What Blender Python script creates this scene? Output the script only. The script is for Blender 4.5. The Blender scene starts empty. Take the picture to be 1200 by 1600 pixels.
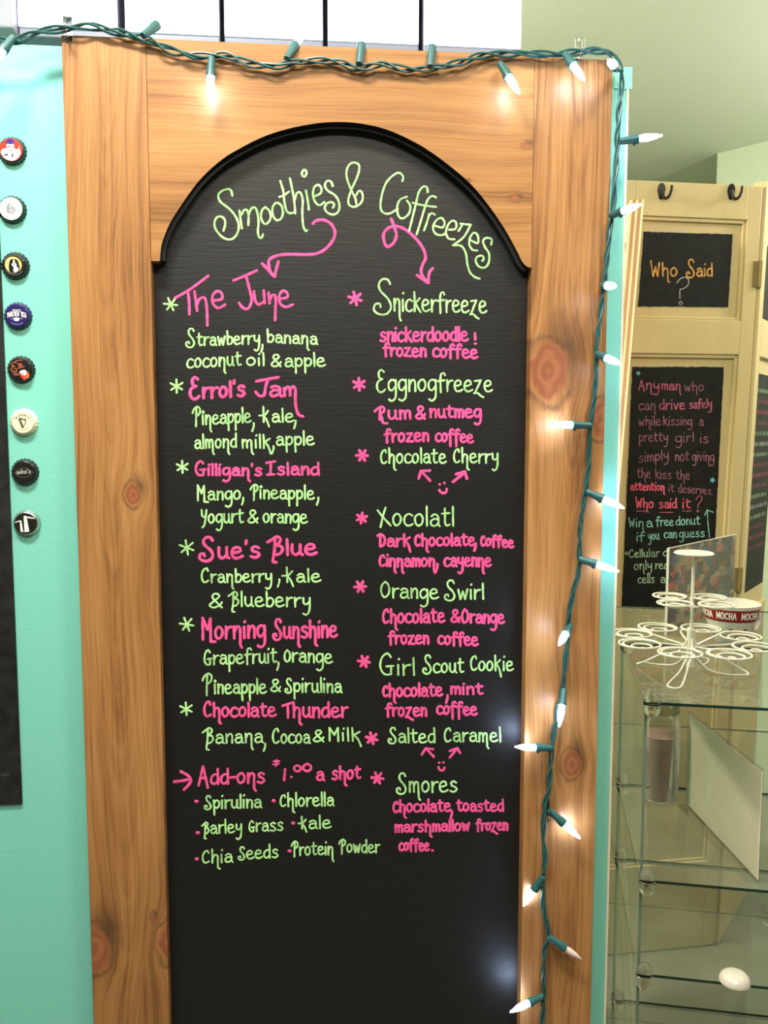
import bpy, math, random
from mathutils import Vector, Matrix
random.seed(7)
C = bpy.context.scene
COL = C.collection
V = Vector

# ------------------------------------------------------------------ camera
FPX = 1341.0
YAW, PIT = math.radians(5.7), math.radians(5.23)
CAM = V((0, -1.06, 1.55))
FW = V((math.sin(YAW)*math.cos(PIT), math.cos(YAW)*math.cos(PIT), -math.sin(PIT)))
RT = V((math.cos(YAW), -math.sin(YAW), 0))
UP = RT.cross(FW)
FH = V((math.sin(YAW), math.cos(YAW), 0))
cd = bpy.data.cameras.new('camera')
cam = bpy.data.objects.new('camera', cd); COL.objects.link(cam)
cam.matrix_world = Matrix(((RT.x, UP.x, -FW.x, CAM.x), (RT.y, UP.y, -FW.y, CAM.y), (RT.z, UP.z, -FW.z, CAM.z), (0, 0, 0, 1)))
cd.sensor_fit = 'VERTICAL'; cd.sensor_height = 36.0; cd.lens = FPX/1600*36.0
cd.clip_start = 0.01
C.camera = cam

def ray(px, py): return FW + RT*((px-600)/FPX) - UP*((py-800)/FPX)
def on_y(px, py, y):
    d = ray(px, py); return CAM + d*((y-CAM.y)/d.y)
def on_z(px, py, z):
    d = ray(px, py); return CAM + d*((z-CAM.z)/d.z)
def on_plane(px, py, p0, n):
    d = ray(px, py); return CAM + d*((p0-CAM).dot(n)/d.dot(n))

# ------------------------------------------------------------------ world and lights
C.view_settings.view_transform = 'Standard'
C.view_settings.look = 'None'
C.view_settings.gamma = 1.0
C.view_settings.use_curve_mapping = False
C.view_settings.exposure = 0.40
C.cycles.max_bounces = 10
C.cycles.transparent_max_bounces = 24
C.cycles.caustics_reflective = False
C.cycles.caustics_refractive = False
C.cycles.sample_clamp_indirect = 4.0
w = bpy.data.worlds.new('world'); C.world = w; w.use_nodes = True
w.node_tree.nodes['Background'].inputs[0].default_value = (1.0, 0.95, 0.85, 1)
w.node_tree.nodes['Background'].inputs[1].default_value = 0.05

def area(name, loc, rot, sx, sy, power, col):
    l = bpy.data.lights.new(name, 'AREA'); l.shape = 'RECTANGLE'; l.size = sx; l.size_y = sy
    l.energy = power; l.color = col
    o = bpy.data.objects.new(name, l); COL.objects.link(o); o.location = loc; o.rotation_euler = rot
    return o
def point_light(name, loc, r, power, col):
    l = bpy.data.lights.new(name, 'POINT'); l.shadow_soft_size = r; l.energy = power; l.color = col
    o = bpy.data.objects.new(name, l); COL.objects.link(o); o.location = loc
    return o
area('ceiling_lamp_key', (-0.36, -0.58, 2.70), (0, 0, 0), 0.42, 0.16, 27.0, (1.0, 0.96, 0.88))
area('ceiling_lamp_far', (0.05, -1.55, 2.72), (0, 0, 0), 1.1, 0.35, 19.0, (1.0, 0.93, 0.80))
area('case_fill_light', (0.62, -0.75, 2.72), (0, 0, 0), 0.3, 0.3, 13.0, (1.0, 0.90, 0.70))  # added fill without a fixture, brightens the glass case and its sheet
point_light('room_fill_light', (1.45, 0.10, 2.40), 0.10, 8.0, (1.0, 0.91, 0.74))  # added unseen fill for the ceiling, door top and case
point_light('room_fill_light', (2.25, 1.0, 2.42), 0.10, 40.0, (1.0, 0.96, 0.88))  # added unseen fill that lifts the rear ceiling and corner wall
point_light('room_fill_light', (-0.60, 0.95, 2.45), 0.10, 115.0, (1.0, 0.90, 0.70))  # added fill hidden behind the partition, brightens the white sheet and ceiling

# ------------------------------------------------------------------ material helpers
def mat(name):
    m = bpy.data.materials.new(name); m.use_nodes = True
    return m, m.node_tree.nodes, m.node_tree.links, m.node_tree.nodes['Principled BSDF']
def rgb(r, g, b):
    def f(c):
        c /= 255.0
        return c/12.92 if c <= 0.04045 else ((c+0.055)/1.055)**2.4
    return (f(r), f(g), f(b), 1)
def plain(name, c, rough=0.5, metal=0.0, var=0.08, scale=40, bump=0.0, stretch=(1, 1, 1), spec=0.5):
    m, N, L, b = mat(name)
    tc = N.new('ShaderNodeTexCoord'); mp = N.new('ShaderNodeMapping'); mp.inputs['Scale'].default_value = stretch
    L.new(tc.outputs['Object'], mp.inputs[0])
    n = N.new('ShaderNodeTexNoise'); n.inputs['Scale'].default_value = scale; n.inputs['Detail'].default_value = 4
    L.new(mp.outputs[0], n.inputs['Vector'])
    r = N.new('ShaderNodeValToRGB'); e = r.color_ramp.elements
    e[0].position = 0.3; e[1].position = 0.7
    e[0].color = tuple(x*(1-var) for x in c[:3])+(1,); e[1].color = tuple(min(1, x*(1+var)) for x in c[:3])+(1,)
    L.new(n.outputs['Fac'], r.inputs[0]); L.new(r.outputs[0], b.inputs['Base Color'])
    b.inputs['Roughness'].default_value = rough; b.inputs['Metallic'].default_value = metal
    b.inputs['Specular IOR Level'].default_value = spec
    if bump:
        bp = N.new('ShaderNodeBump'); bp.inputs['Strength'].default_value = bump; bp.inputs['Distance'].default_value = 0.002
        L.new(n.outputs['Fac'], bp.inputs['Height']); L.new(bp.outputs[0], b.inputs['Normal'])
    return m
def emit(name, c, s, base=(0.9, 0.9, 0.9, 1)):
    m, N, L, b = mat(name)
    b.inputs['Base Color'].default_value = base
    b.inputs['Emission Color'].default_value = c; b.inputs['Emission Strength'].default_value = s
    return m
def pane(name, tint, refl=1.0, haze=0.0):
    m, N, L, b = mat(name); N.remove(b)
    out = N['Material Output']
    t = N.new('ShaderNodeBsdfTransparent'); t.inputs[0].default_value = tint
    g = N.new('ShaderNodeBsdfGlossy'); g.inputs['Roughness'].default_value = 0.02
    f = N.new('ShaderNodeFresnel'); f.inputs[0].default_value = 1.5
    mu = N.new('ShaderNodeMath'); mu.operation = 'MULTIPLY'; mu.inputs[1].default_value = refl
    mx = N.new('ShaderNodeMixShader')
    L.new(f.outputs[0], mu.inputs[0]); L.new(mu.outputs[0], mx.inputs[0])
    if haze:      # pale diffuse film, paints in the grey haze of light over the panes
        df = N.new('ShaderNodeBsdfDiffuse'); df.inputs[0].default_value = (0.62, 0.66, 0.52, 1)
        tl = N.new('ShaderNodeMixShader'); tcn = N.new('ShaderNodeTexCoord'); nz = N.new('ShaderNodeTexNoise'); nz.inputs['Scale'].default_value = 9
        md = N.new('ShaderNodeMath'); md.operation = 'MULTIPLY'; md.inputs[1].default_value = haze*2
        L.new(tcn.outputs['Object'], nz.inputs['Vector']); L.new(nz.outputs['Fac'], md.inputs[0]); L.new(md.outputs[0], tl.inputs[0])
        L.new(t.outputs[0], tl.inputs[1]); L.new(df.outputs[0], tl.inputs[2]); base_ = tl.outputs[0]
    else: base_ = t.outputs[0]
    L.new(base_, mx.inputs[1]); L.new(g.outputs[0], mx.inputs[2]); L.new(mx.outputs[0], out.inputs[0])
    return m
def clear(name, tint, rough=0.03, ior=1.22):
    m, N, L, b = mat(name)
    b.inputs['Base Color'].default_value = tint; b.inputs['Roughness'].default_value = rough
    b.inputs['Transmission Weight'].default_value = 1.0; b.inputs['IOR'].default_value = ior
    return m
def chalk(name, c, dark=0.6):
    m, N, L, b = mat(name)
    tc = N.new('ShaderNodeTexCoord')
    n = N.new('ShaderNodeTexNoise'); n.inputs['Scale'].default_value = 55; n.inputs['Detail'].default_value = 3
    L.new(tc.outputs['Object'], n.inputs['Vector'])
    r = N.new('ShaderNodeValToRGB'); e = r.color_ramp.elements
    e[0].position = 0.30; e[1].position = 0.58
    e[0].color = tuple(x*dark for x in c[:3])+(1,); e[1].color = c
    L.new(n.outputs['Fac'], r.inputs[0]); L.new(r.outputs[0], b.inputs['Base Color'])
    b.inputs['Roughness'].default_value = 0.8; b.inputs['Specular IOR Level'].default_value = 0.2
    return m

def wood(name, axis, knots, c_light, c_mid, c_dark, seed=0.0, dens=1.0, cath=None):
    """stained pine: axis = grain direction ('Z' or 'X'); knots = (across, along, radius) in object metres"""
    m, N, L, b = mat(name)
    def math_(op, a, c=None, d=None):
        nd = N.new('ShaderNodeMath'); nd.operation = op
        for i, x in enumerate((a, c, d)):
            if x is None: continue
            if isinstance(x, (int, float)): nd.inputs[i].default_value = x
            else: L.new(x, nd.inputs[i])
        return nd.outputs[0]
    tc = N.new('ShaderNodeTexCoord'); sp = N.new('ShaderNodeSeparateXYZ'); L.new(tc.outputs['Object'], sp.inputs[0])
    u, v = (sp.outputs['X'], sp.outputs['Z']) if axis == 'Z' else (sp.outputs['Z'], sp.outputs['X'])
    def noise(su, sv, det, off, rough=0.5, uu=None):
        cb = N.new('ShaderNodeCombineXYZ')
        L.new(math_('MULTIPLY', uu if uu is not None else u, su), cb.inputs[0]); L.new(math_('MULTIPLY', v, sv), cb.inputs[1])
        cb.inputs[2].default_value = off+seed
        n = N.new('ShaderNodeTexNoise'); n.inputs['Scale'].default_value = 1.0; n.inputs['Detail'].default_value = det
        n.inputs['Roughness'].default_value = rough
        L.new(cb.outputs[0], n.inputs['Vector']); return n.outputs['Fac']
    slow = noise(7, 2.2, 2, 3.1)
    phi = math_('ADD', u, math_('MULTIPLY', math_('SUBTRACT', slow, 0.5), 0.055))
    kmask = None; ring = None; halo = None
    for (ku, kv, kr) in knots:
        du = math_('SUBTRACT', u, ku); dv = math_('SUBTRACT', v, kv)
        wob = math_('MULTIPLY', math_('SUBTRACT', noise(70, 50, 2, 9.0), 0.5), kr*0.7)
        d = math_('ADD', math_('SQRT', math_('ADD', math_('MULTIPLY', du, du), math_('MULTIPLY', math_('MULTIPLY', dv, dv), 0.45))), wob)
        dn = math_('DIVIDE', d, kr)
        fall = math_('DIVIDE', 1.0, math_('ADD', 1.0, math_('POWER', math_('MULTIPLY', dn, 0.62), 4.0)))
        phi = math_('SUBTRACT', phi, math_('MULTIPLY', math_('MULTIPLY', du, fall), 0.75))
        k = math_('SMOOTH_MIN', 1.0, math_('MAXIMUM', 0.0, math_('MULTIPLY', math_('SUBTRACT', 1.0, dn), 4.0)), 0.2)
        kmask = k if kmask is None else math_('MAXIMUM', kmask, k)
        rg = math_('MULTIPLY', math_('ADD', math_('MULTIPLY', math_('SINE', math_('MULTIPLY', dn, 12.0)), 0.5), 0.5), k)
        ring = rg if ring is None else math_('MAXIMUM', ring, rg)
        du2 = math_('SUBTRACT', du, kr*0.7); dv2 = math_('SUBTRACT', dv, kr*0.9)
        d2 = math_('DIVIDE', math_('ADD', math_('SQRT', math_('ADD', math_('MULTIPLY', du2, du2), math_('MULTIPLY', math_('MULTIPLY', dv2, dv2), 0.35))), wob), kr)
        h1 = math_('MAXIMUM', 0.0, math_('SUBTRACT', 1.0, math_('MULTIPLY', d2, 0.75)))
        h2 = math_('MAXIMUM', 0.0, math_('SUBTRACT', 1.0, math_('ABSOLUTE', math_('MULTIPLY', math_('SUBTRACT', dn, 1.12), 5.0))))
        h = math_('MULTIPLY', math_('MAXIMUM', h1, math_('MULTIPLY', h2, 0.6)), math_('MULTIPLY', noise(60, 22, 4, 5.0, 0.6), 1.35))
        halo = h if halo is None else math_('MAXIMUM', halo, h)
    fine = noise(190*dens, 3.0, 5, 1.0, 0.6, phi)
    mid = noise(45*dens, 1.6, 3, 2.0, 0.55, phi)
    blot = noise(16, 3.2, 3, 6.0)
    bands = math_('MULTIPLY', math_('ADD', math_('SINE', math_('ADD', math_('MULTIPLY', phi, 420.0*dens), math_('MULTIPLY', mid, 9.0))), 1.0), 0.5)
    if cath:
        uc, K_ = cath
        duc = math_('SUBTRACT', math_('ADD', u, math_('MULTIPLY', math_('SUBTRACT', slow, 0.5), 0.03)), uc)
        pc_ = math_('SUBTRACT', v, math_('MULTIPLY', math_('MULTIPLY', duc, duc), K_))
        cb2 = N.new('ShaderNodeCombineXYZ'); L.new(math_('MULTIPLY', pc_, 30.0), cb2.inputs[0]); L.new(math_('MULTIPLY', u, 14.0), cb2.inputs[1])
        cb2.inputs[2].default_value = seed+20
        nc = N.new('ShaderNodeTexNoise'); nc.inputs['Scale'].default_value = 1.0; nc.inputs['Detail'].default_value = 3
        L.new(cb2.outputs[0], nc.inputs['Vector'])
        wgt = math_('DIVIDE', 0.75, math_('ADD', 1.0, math_('MULTIPLY', math_('MULTIPLY', duc, duc), 2200.0)))
        mid = math_('ADD', math_('MULTIPLY', mid, math_('SUBTRACT', 1.0, wgt)), math_('MULTIPLY', nc.outputs['Fac'], wgt))
    hair = math_('POWER', noise(620*dens, 9.0, 3, 8.0, 0.65, phi), 2.0)
    g = math_('SUBTRACT', math_('ADD', math_('MULTIPLY', fine, 0.46), math_('ADD', math_('MULTIPLY', mid, 0.42), math_('ADD', math_('MULTIPLY', bands, 0.05), math_('MULTIPLY', blot, 0.42)))), math_('SUBTRACT', math_('MULTIPLY', hair, 0.42), -0.01))
    r = N.new('ShaderNodeValToRGB'); e = r.color_ramp.elements
    e[0].position = 0.36; e[0].color = c_dark; e[1].position = 0.74; e[1].color = c_light
    x = e.new(0.52); x.color = c_mid
    L.new(g, r.inputs[0]); col = r.outputs[0]
    def mixc(fac, a, cc):
        mx = N.new('ShaderNodeMix'); mx.data_type = 'RGBA'
        L.new(fac, mx.inputs[0]); L.new(a, mx.inputs[6])
        if isinstance(cc, tuple): mx.inputs[7].default_value = cc
        else: L.new(cc, mx.inputs[7])
        return mx.outputs[2]
    if kmask is not None:
        col = mixc(math_('MINIMUM', 0.85, math_('MULTIPLY', halo, 1.5)), col, rgb(88, 62, 44))
        kc = N.new('ShaderNodeValToRGB'); ke = kc.color_ramp.elements
        ke[0].color = rgb(160, 100, 66); ke[1].color = rgb(140, 84, 56)
        L.new(ring, kc.inputs[0]); col = mixc(kmask, col, kc.outputs[0])
    L.new(col, b.inputs['Base Color'])
    b.inputs['Roughness'].default_value = 0.42
    b.inputs['Specular IOR Level'].default_value = 0.35
    bp = N.new('ShaderNodeBump'); bp.inputs['Strength'].default_value = 0.25; bp.inputs['Distance'].default_value = 0.001
    L.new(g, bp.inputs['Height']); L.new(bp.outputs[0], b.inputs['Normal'])
    return m

# ------------------------------------------------------------------ mesh helpers
class MB:
    def __init__(self): self.v = []; self.f = []; self.mi = []
    def add(self, vs, fs, mi=0):
        k = len(self.v); self.v += [V(x) for x in vs]
        self.f += [[i+k for i in f] for f in fs]; self.mi += [mi]*len(fs); return self
    def box(self, a, b, mi=0, bev=0.0):
        (x0, y0, z0), (x1, y1, z1) = a, b
        return self.obox(V(((x0+x1)/2, (y0+y1)/2, (z0+z1)/2)), V((1, 0, 0)), V((0, 1, 0)), V((0, 0, 1)), abs(x1-x0), abs(y1-y0), abs(z1-z0), mi, bev)
    def obox(self, c, ex, ey, ez, sx, sy, sz, mi=0, bev=0.0):
        hx, hy, hz = sx/2, sy/2, sz/2
        if bev <= 0:
            vs = [c+ex*(a*hx)+ey*(b*hy)+ez*(d*hz) for a in (-1, 1) for b in (-1, 1) for d in (-1, 1)]
            return self.add(vs, [(0, 1, 3, 2), (4, 6, 7, 5), (0, 4, 5, 1), (2, 3, 7, 6), (0, 2, 6, 4), (1, 5, 7, 3)], mi)
        import bmesh
        bm = bmesh.new()
        vs = [bm.verts.new((a*hx, b*hy, d*hz)) for a in (-1, 1) for b in (-1, 1) for d in (-1, 1)]
        for f in [(0, 1, 3, 2), (4, 6, 7, 5), (0, 4, 5, 1), (2, 3, 7, 6), (0, 2, 6, 4), (1, 5, 7, 3)]:
            bm.faces.new([vs[i] for i in f])
        bmesh.ops.bevel(bm, geom=bm.edges[:], offset=bev, segments=2, affect='EDGES', profile=0.5)
        bm.verts.ensure_lookup_table()
        out = [c+ex*q.co.x+ey*q.co.y+ez*q.co.z for q in bm.verts]
        idx = {q: i for i, q in enumerate(bm.verts)}
        fs = [[idx[q] for q in f.verts] for f in bm.faces]; bm.free()
        return self.add(out, fs, mi)
    def prism(self, pts, off, mi=0, mi_side=None):
        """closed outline of 3-D points extruded by vector off"""
        n = len(pts); vs = [V(p) for p in pts]+[V(p)+off for p in pts]
        self.add(vs, [list(range(n))[::-1], [n+i for i in range(n)]], mi)
        k = len(self.v)-2*n
        for i in range(n):
            j = (i+1) % n
            self.f.append([k+i, k+j, k+n+j, k+n+i]); self.mi.append(mi if mi_side is None else mi_side)
        return self
    def tube(self, pts, r, n=8, closed=False, mi=0, cap=True):
        pts = [V(p) for p in pts]; m = len(pts)
        rs = r if isinstance(r, (list, tuple)) else [r]*m
        prev = None; rings = []
        for i, p in enumerate(pts):
            a = pts[(i-1) % m] if closed or i > 0 else p; c = pts[(i+1) % m] if closed or i < m-1 else p
            t = (c-a)
            t = t.normalized() if t.length > 1e-9 else V((0, 0, 1))
            if prev is None:
                u = t.orthogonal().normalized()
            else:
                u = prev-t*prev.dot(t)
                u = u.normalized() if u.length > 1e-6 else t.orthogonal().normalized()
            prev = u; w_ = t.cross(u)
            rings.append([p+(u*math.cos(2*math.pi*k/n)+w_*math.sin(2*math.pi*k/n))*rs[i] for k in range(n)])
        k0 = len(self.v)
        for rg in rings: self.v += rg
        for i in range(m if closed else m-1):
            j = (i+1) % m
            for k in range(n):
                k2 = (k+1) % n
                self.f.append([k0+i*n+k, k0+i*n+k2, k0+j*n+k2, k0+j*n+k]); self.mi.append(mi)
        if not closed and cap:
            self.f.append([k0+k for k in range(n)][::-1]); self.mi.append(mi)
            self.f.append([k0+(m-1)*n+k for k in range(n)]); self.mi.append(mi)
        return self
    def lathe(self, prof, c=(0, 0, 0), ax=(0, 0, 1), n=32, mi=0, mod=None):
        c = V(c); ax = V(ax).normalized(); u = ax.orthogonal().normalized(); w_ = ax.cross(u)
        k0 = len(self.v)
        for (r, h) in prof:
            for k in range(n):
                a = 2*math.pi*k/n
                rr = r if mod is None else mod(r, h, a)
                self.v.append(c+ax*h+(u*math.cos(a)+w_*math.sin(a))*max(rr, 1e-5))
        for i in range(len(prof)-1):
            for k in range(n):
                k2 = (k+1) % n
                self.f.append([k0+i*n+k, k0+i*n+k2, k0+(i+1)*n+k2, k0+(i+1)*n+k]); self.mi.append(mi)
        return self
    def build(self, name, mats, parent=None, origin=None, smooth=False, kind=None):
        if origin is None: origin = V((0, 0, 0))
        me = bpy.data.meshes.new(name)
        o3 = V(origin)
        me.from_pydata([tuple(q-o3) for q in self.v], [], self.f)
        for m_ in (mats if isinstance(mats, (list, tuple)) else [mats]): me.materials.append(m_)
        me.polygons.foreach_set('material_index', self.mi)
        if smooth: me.polygons.foreach_set('use_smooth', [True]*len(self.f))
        import bmesh
        bm = bmesh.new(); bm.from_mesh(me); bmesh.ops.recalc_face_normals(bm, faces=bm.faces[:]); bm.to_mesh(me); bm.free()
        me.update()
        o = bpy.data.objects.new(name, me); COL.objects.link(o)
        if parent is not None: o.parent = parent
        else: o.location = o3
        if smooth:
            try:
                me.set_sharp_from_angle(angle=math.radians(40))
            except Exception: pass
        if kind: o['kind'] = kind
        return o
def tag(o, label, cat, group=None):
    o['label'] = label; o['category'] = cat
    if group: o['group'] = group
    return o
def empty(name, loc, label, cat, group=None):
    o = bpy.data.objects.new(name, None); COL.objects.link(o); o.location = loc; o.empty_display_size = 0.05
    return tag(o, label, cat, group)
def catmull(pts, step, closed=False):
    """smooth polyline through 2-D / 3-D points"""
    P = [V(p) if len(p) == 3 else V((p[0], p[1], 0)) for p in pts]
    n = len(P)
    if n < 3 and not closed:
        a, b = P[0], P[-1]; k = max(2, int((b-a).length/step))
        return [a.lerp(b, i/k) for i in range(k+1)]
    out = []
    for i in range(n if closed else n-1):
        if closed: p0, p1, p2, p3 = P[(i-1) % n], P[i], P[(i+1) % n], P[(i+2) % n]
        else: p0, p1, p2, p3 = P[max(i-1, 0)], P[i], P[i+1], P[min(i+2, n-1)]
        k = max(1, int((p2-p1).length/step))
        for j in range(k):
            t = j/k; t2 = t*t; t3 = t2*t
            out.append(0.5*((2*p1)+(p2-p0)*t+(2*p0-5*p1+4*p2-p3)*t2+(3*p1-p0-3*p2+p3)*t3))
    if not closed: out.append(P[-1])
    return out
def ribbon(mb, pts, wpx, mp, lift=0.0003, hi=0.0006, step=2.2):
    """pen stroke: smoothed 2-D points mapped by mp(x, y, height) to the surface; round ends, domed section"""
    q = catmull(pts, step)
    hw = wpx/2
    if len(q) == 1 or (q[-1]-q[0]).length < wpx*0.1 and len(q) < 4:
        q = [q[0]-V((hw*0.3, 0, 0)), q[0]+V((hw*0.3, 0, 0))]
    d0 = (q[0]-q[1]); d0 = d0.normalized() if d0.length > 0 else V((-1, 0, 0))
    d1 = (q[-1]-q[-2]); d1 = d1.normalized() if d1.length > 0 else V((1, 0, 0))
    seq = [(q[0]+d0*hw*0.92, 0.30), (q[0]+d0*hw*0.55, 0.80)]+[(p, 1.0) for p in q]+[(q[-1]+d1*hw*0.55, 0.80), (q[-1]+d1*hw*0.92, 0.30)]
    rows = []
    for i, (p, s) in enumerate(seq):
        a = seq[max(i-1, 0)][0]; b = seq[min(i+1, len(seq)-1)][0]
        t = b-a; t = t.normalized() if t.length > 1e-9 else V((1, 0, 0))
        nn = V((-t.y, t.x, 0))
        h = hw*s*(1.0+0.09*math.sin(i*0.9+p.x*0.13))
        l = p+nn*h; r = p-nn*h
        rows.append((mp(l.x, l.y, lift), mp(p.x, p.y, hi), mp(r.x, r.y, lift)))
    k = len(mb.v)
    for r in rows: mb.v += [V(x) for x in r]
    for i in range(len(rows)-1):
        a = k+i*3
        mb.f += [[a, a+1, a+4, a+3], [a+1, a+2, a+5, a+4]]; mb.mi += [0, 0]

# ------------------------------------------------------------------ hand lettering
def S(s):
    return [[tuple(float(x) for x in p.split(',')) for p in st.split()] for st in s.split('|')]
GL = {}
def G(ch, wd, s): GL[ch] = (wd, S(s))
G('a', 9, '1.5,8.2 4,10 7,9 8,6 8,1 9.3,0|8,5.5 4,6 1,4 1.5,1 4.5,0 8,2.5')
G('b', 8, '1,19 1.3,10 1.5,0.5|1.4,6 4,9.5 7.5,8 8,4 6,0.5 3,0 1.5,2')
G('c', 8, '8,8.5 5,10 1.5,8 0.5,4 2,0.8 5,0 8.5,1.5')
G('d', 8.5, '7.6,9 4,9.5 1,6.5 1,2 4,0 7.6,2.5|7.5,19 7.7,9 8,0')
G('e', 9, '1,5 5,5.4 7.6,6.6 7,9 4,10 1,7.5 0.8,3 3,0.2 6,0.2 9.2,1.8')
G('f', 7.5, '8,16.5 6.5,19.5 4,18.5 3,12 3.2,-1|0,9 7.5,10')
G('ƒ', 7.5, '8,17 6.5,19.5 4,18.5 3,12 3.2,-5|0,9 7.5,10')
G('g', 8.5, '7.5,8.5 4.5,10 1,7.5 1,2.5 4,0.5 7.5,4|7.8,9.8 8.2,0 7.5,-6 4,-8.5 1,-7')
G('h', 8, '1,19 1.2,9 1.4,0|1.3,5 4,9.5 7,8 7.4,0')
G('ħ', 8.5, '1,19 1.2,9 1.4,0|1.3,5 4,9.5 7,8 7.4,0 7.6,-6 9.5,-7.5')
G('i', 2.4, '1,9.6 1.3,0|1.5,16.4 1.9,17.6')
G('ı', 2.6, '1,10 1.3,0|1.6,13.5 0.4,15 1.6,16.6 2.8,15 1.6,13.5')
G('k', 8.5, '1,19 1.2,9 1.4,0|7.5,11.5 4.5,8.5 1.6,6.2|2.6,6.8 5.5,3 8.8,-0.5')
G('ķ', 9, '1,19 1.2,9 1.4,0|7.5,12 4.5,9 1.6,6.5|2.6,7 6,2 8.5,-6.5')
G('l', 2, '1,19 1.2,9 1.4,0')
G('m', 10.5, '0.8,10 1.1,0|1.1,6 3,9.8 5,9 5.4,0.2|5.4,6 7.6,9.8 9.6,9 10.2,0')
G('ɱ', 11.5, '0.8,10 1.1,0|1.1,6 3,9.8 5,9 5.4,0.2|5.4,6 7.6,9.8 9.6,9 10.2,0 10.6,-6 12,-7.5')
G('n', 8, '1,10 1.3,0|1.3,5 4,9.8 7,8.5 7.4,0')
G('ŋ', 8.5, '1,10 1.3,0|1.3,5 4,9.8 7,8.5 7.4,0 7.6,-6 9,-8')
G('o', 8.5, '4,10 1,7.5 0.8,3 3.5,0 7,2 7.8,6.5 5.5,9.8 3.6,9.8')
G('p', 8.2, '1,10 1.3,1 1.6,-7.5|1.3,6 4,9.8 7.5,8 7.5,3 4.5,0.4 1.5,2.5')
G('r', 6.5, '1,10 1.3,0|1.3,5 3.5,9 6.8,9.6')
G('s', 8, '7.2,8.6 4.5,10 1.6,8.5 2.4,6 6.2,4.4 7.6,2 4.5,-0.2 0.8,1')
G('t', 7.5, '3,17 3,9 3.1,3 4.5,0.3 7.5,1.2|0.3,10.4 7.3,11.2')
G('u', 8.8, '1,10 1.1,2.8 4,0 7.2,3|7.3,10 7.6,1 9.2,0')
G('v', 7.5, '0.5,10 3.8,0|3.8,0 7.6,10')
G('w', 10.5, '0.5,10 2.8,0|2.8,0 5.2,8|5.2,8 7.6,0|7.6,0 10,10.5')
G('y', 8.5, '1,10 1.6,4 4.5,3 7.2,6|7.6,10 7.6,0 6.5,-6 3.5,-8.5 1,-7')
G('z', 8.5, '1,9.3 7.6,9.7|7.6,9.7 0.8,0.2|0.8,0.2 8.8,0')
G('ʐ', 9, '1,9.3 7.8,10|7.8,10 4,4 1.5,-1|0.2,-1.5 4.5,-1.5 7,-3.5 10.5,-5')
G('S', 11, '10,17 8.5,19.8 5,20 3,17 4,13 8.6,8 10.5,3 8,-1 3.5,-1.5 0,1 0.5,4.6 3.5,5 4,3')
G('A', 10.5, '0,-1 5,20|5,20 10.5,-4|1.8,6.5 8.4,7.5')
G('B', 10, '-3,14 0,16 5,20 8.4,18 8,14 4,10.2|4,10.2 9,9.4 10,4.5 7,0.4 3,0|3.6,18 3.2,4 2,-5 2,-8 5,-8.5')
G('C', 10, '9.2,15.5 7.8,19.4 4,18 1,12 1,5 3.5,0.3 7,0.4 10,2.6')
G('D', 10.5, '3,17.5 3,0|-1,17 3,20 8.6,16 10.3,9 8.4,2 3,-0.3')
G('E', 9.5, '8,18 5.2,20 2.6,17.4 3.2,12.6 6.4,11.4|6.4,11.4 1.6,9 0.5,4 3,-0.4 7,-0.3 9.5,1.8')
G('G', 11, '9,16.5 6.2,20 2.2,16.4 0.5,9 1.6,3 5,-0.2 9.4,0.4|9.3,0.2 9.5,8|5.5,7.6 11.4,8.2')
G('I', 11, '-0.5,19.5 11.5,22|6,20.5 5,1|1,0.2 10.4,0.6')
G('J', 11, '0,19 11,22|7,20 6.6,6 4.4,0 1.6,0.4 0,3')
G('K', 9, '2,21 2.6,0|8,15.5 5,11 2.5,8.5|-3,9 2.5,9|2.5,8.5 6,3 9,-6')
G('M', 11, '1,0 0.6,20|0.6,20 6,9|6,9 9.2,19|9.2,19 9.6,-2|9.6,-2 15,-2.4')
G('Ɱ', 11, '1,0 0.6,20|0.6,20 6,9|6,9 9.8,20|9.8,20 10.4,-1')
G('O', 11.5, '6,20 1.6,15.5 0.5,7 4,0 9.4,3 11.2,11 8.6,18 5,20')
G('P', 9, '-2,13 0,17 5,20 9,17.4 8.4,12.4 4,9.4|3.8,19 3.3,8 3,-2')
G('R', 10, '-3,13 0,16.5 5,20 9,17.4 8.4,12.4 4,9.4|3.8,19 3.3,8 3,0|4,9.4 6,2 7.6,-5 12.5,-6')
G('T', 10, '-3,17.5 12,22|5,19.5 5.4,10 5.6,0')
G('W', 11, '0,20 3.2,0|3.2,0 6,12|6,12 8.8,0|8.8,0 11,17')
G('X', 14, '-1,17 5,10 15,0|9,20 6,12 2.5,-2')
G('Y', 9.5, '0.6,20 1.8,11 5,9 8.6,12|9.4,20 7.6,6 5,-4 2,-6')
G('&', 10, '9.6,0 5.4,9 3,14.5 4,19 7,19 8,15.6 3.4,8 1,3 4,-0.2 8,3 9.8,7.5')
G('?', 8, '0.5,14 3,18.5 6.5,18 7.4,14 4,10 3.8,4|3.8,0 4,0')
G('!', 2, '1,19 1.3,6|1.5,0 1.7,0')
G(',', 2, '2,2 2,-1.5 0.2,-7')
G('.', 2, '1,0 1.2,0')
G('-', 5, '0,6 5,6.4')
G("'", 2, '1.2,20 0.9,14.5')
G('$', 6, '6,16 3,18 0.5,15 3,11.5 5.6,9 4,5 0,6.5|3.4,22 2.6,2')
G('1', 2, '1.4,19 0.8,0')
G('0', 7, '3.5,10 0.8,7.5 0.8,2.5 3.5,0 6.2,2.5 6.2,7.5 3.5,10')

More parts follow.
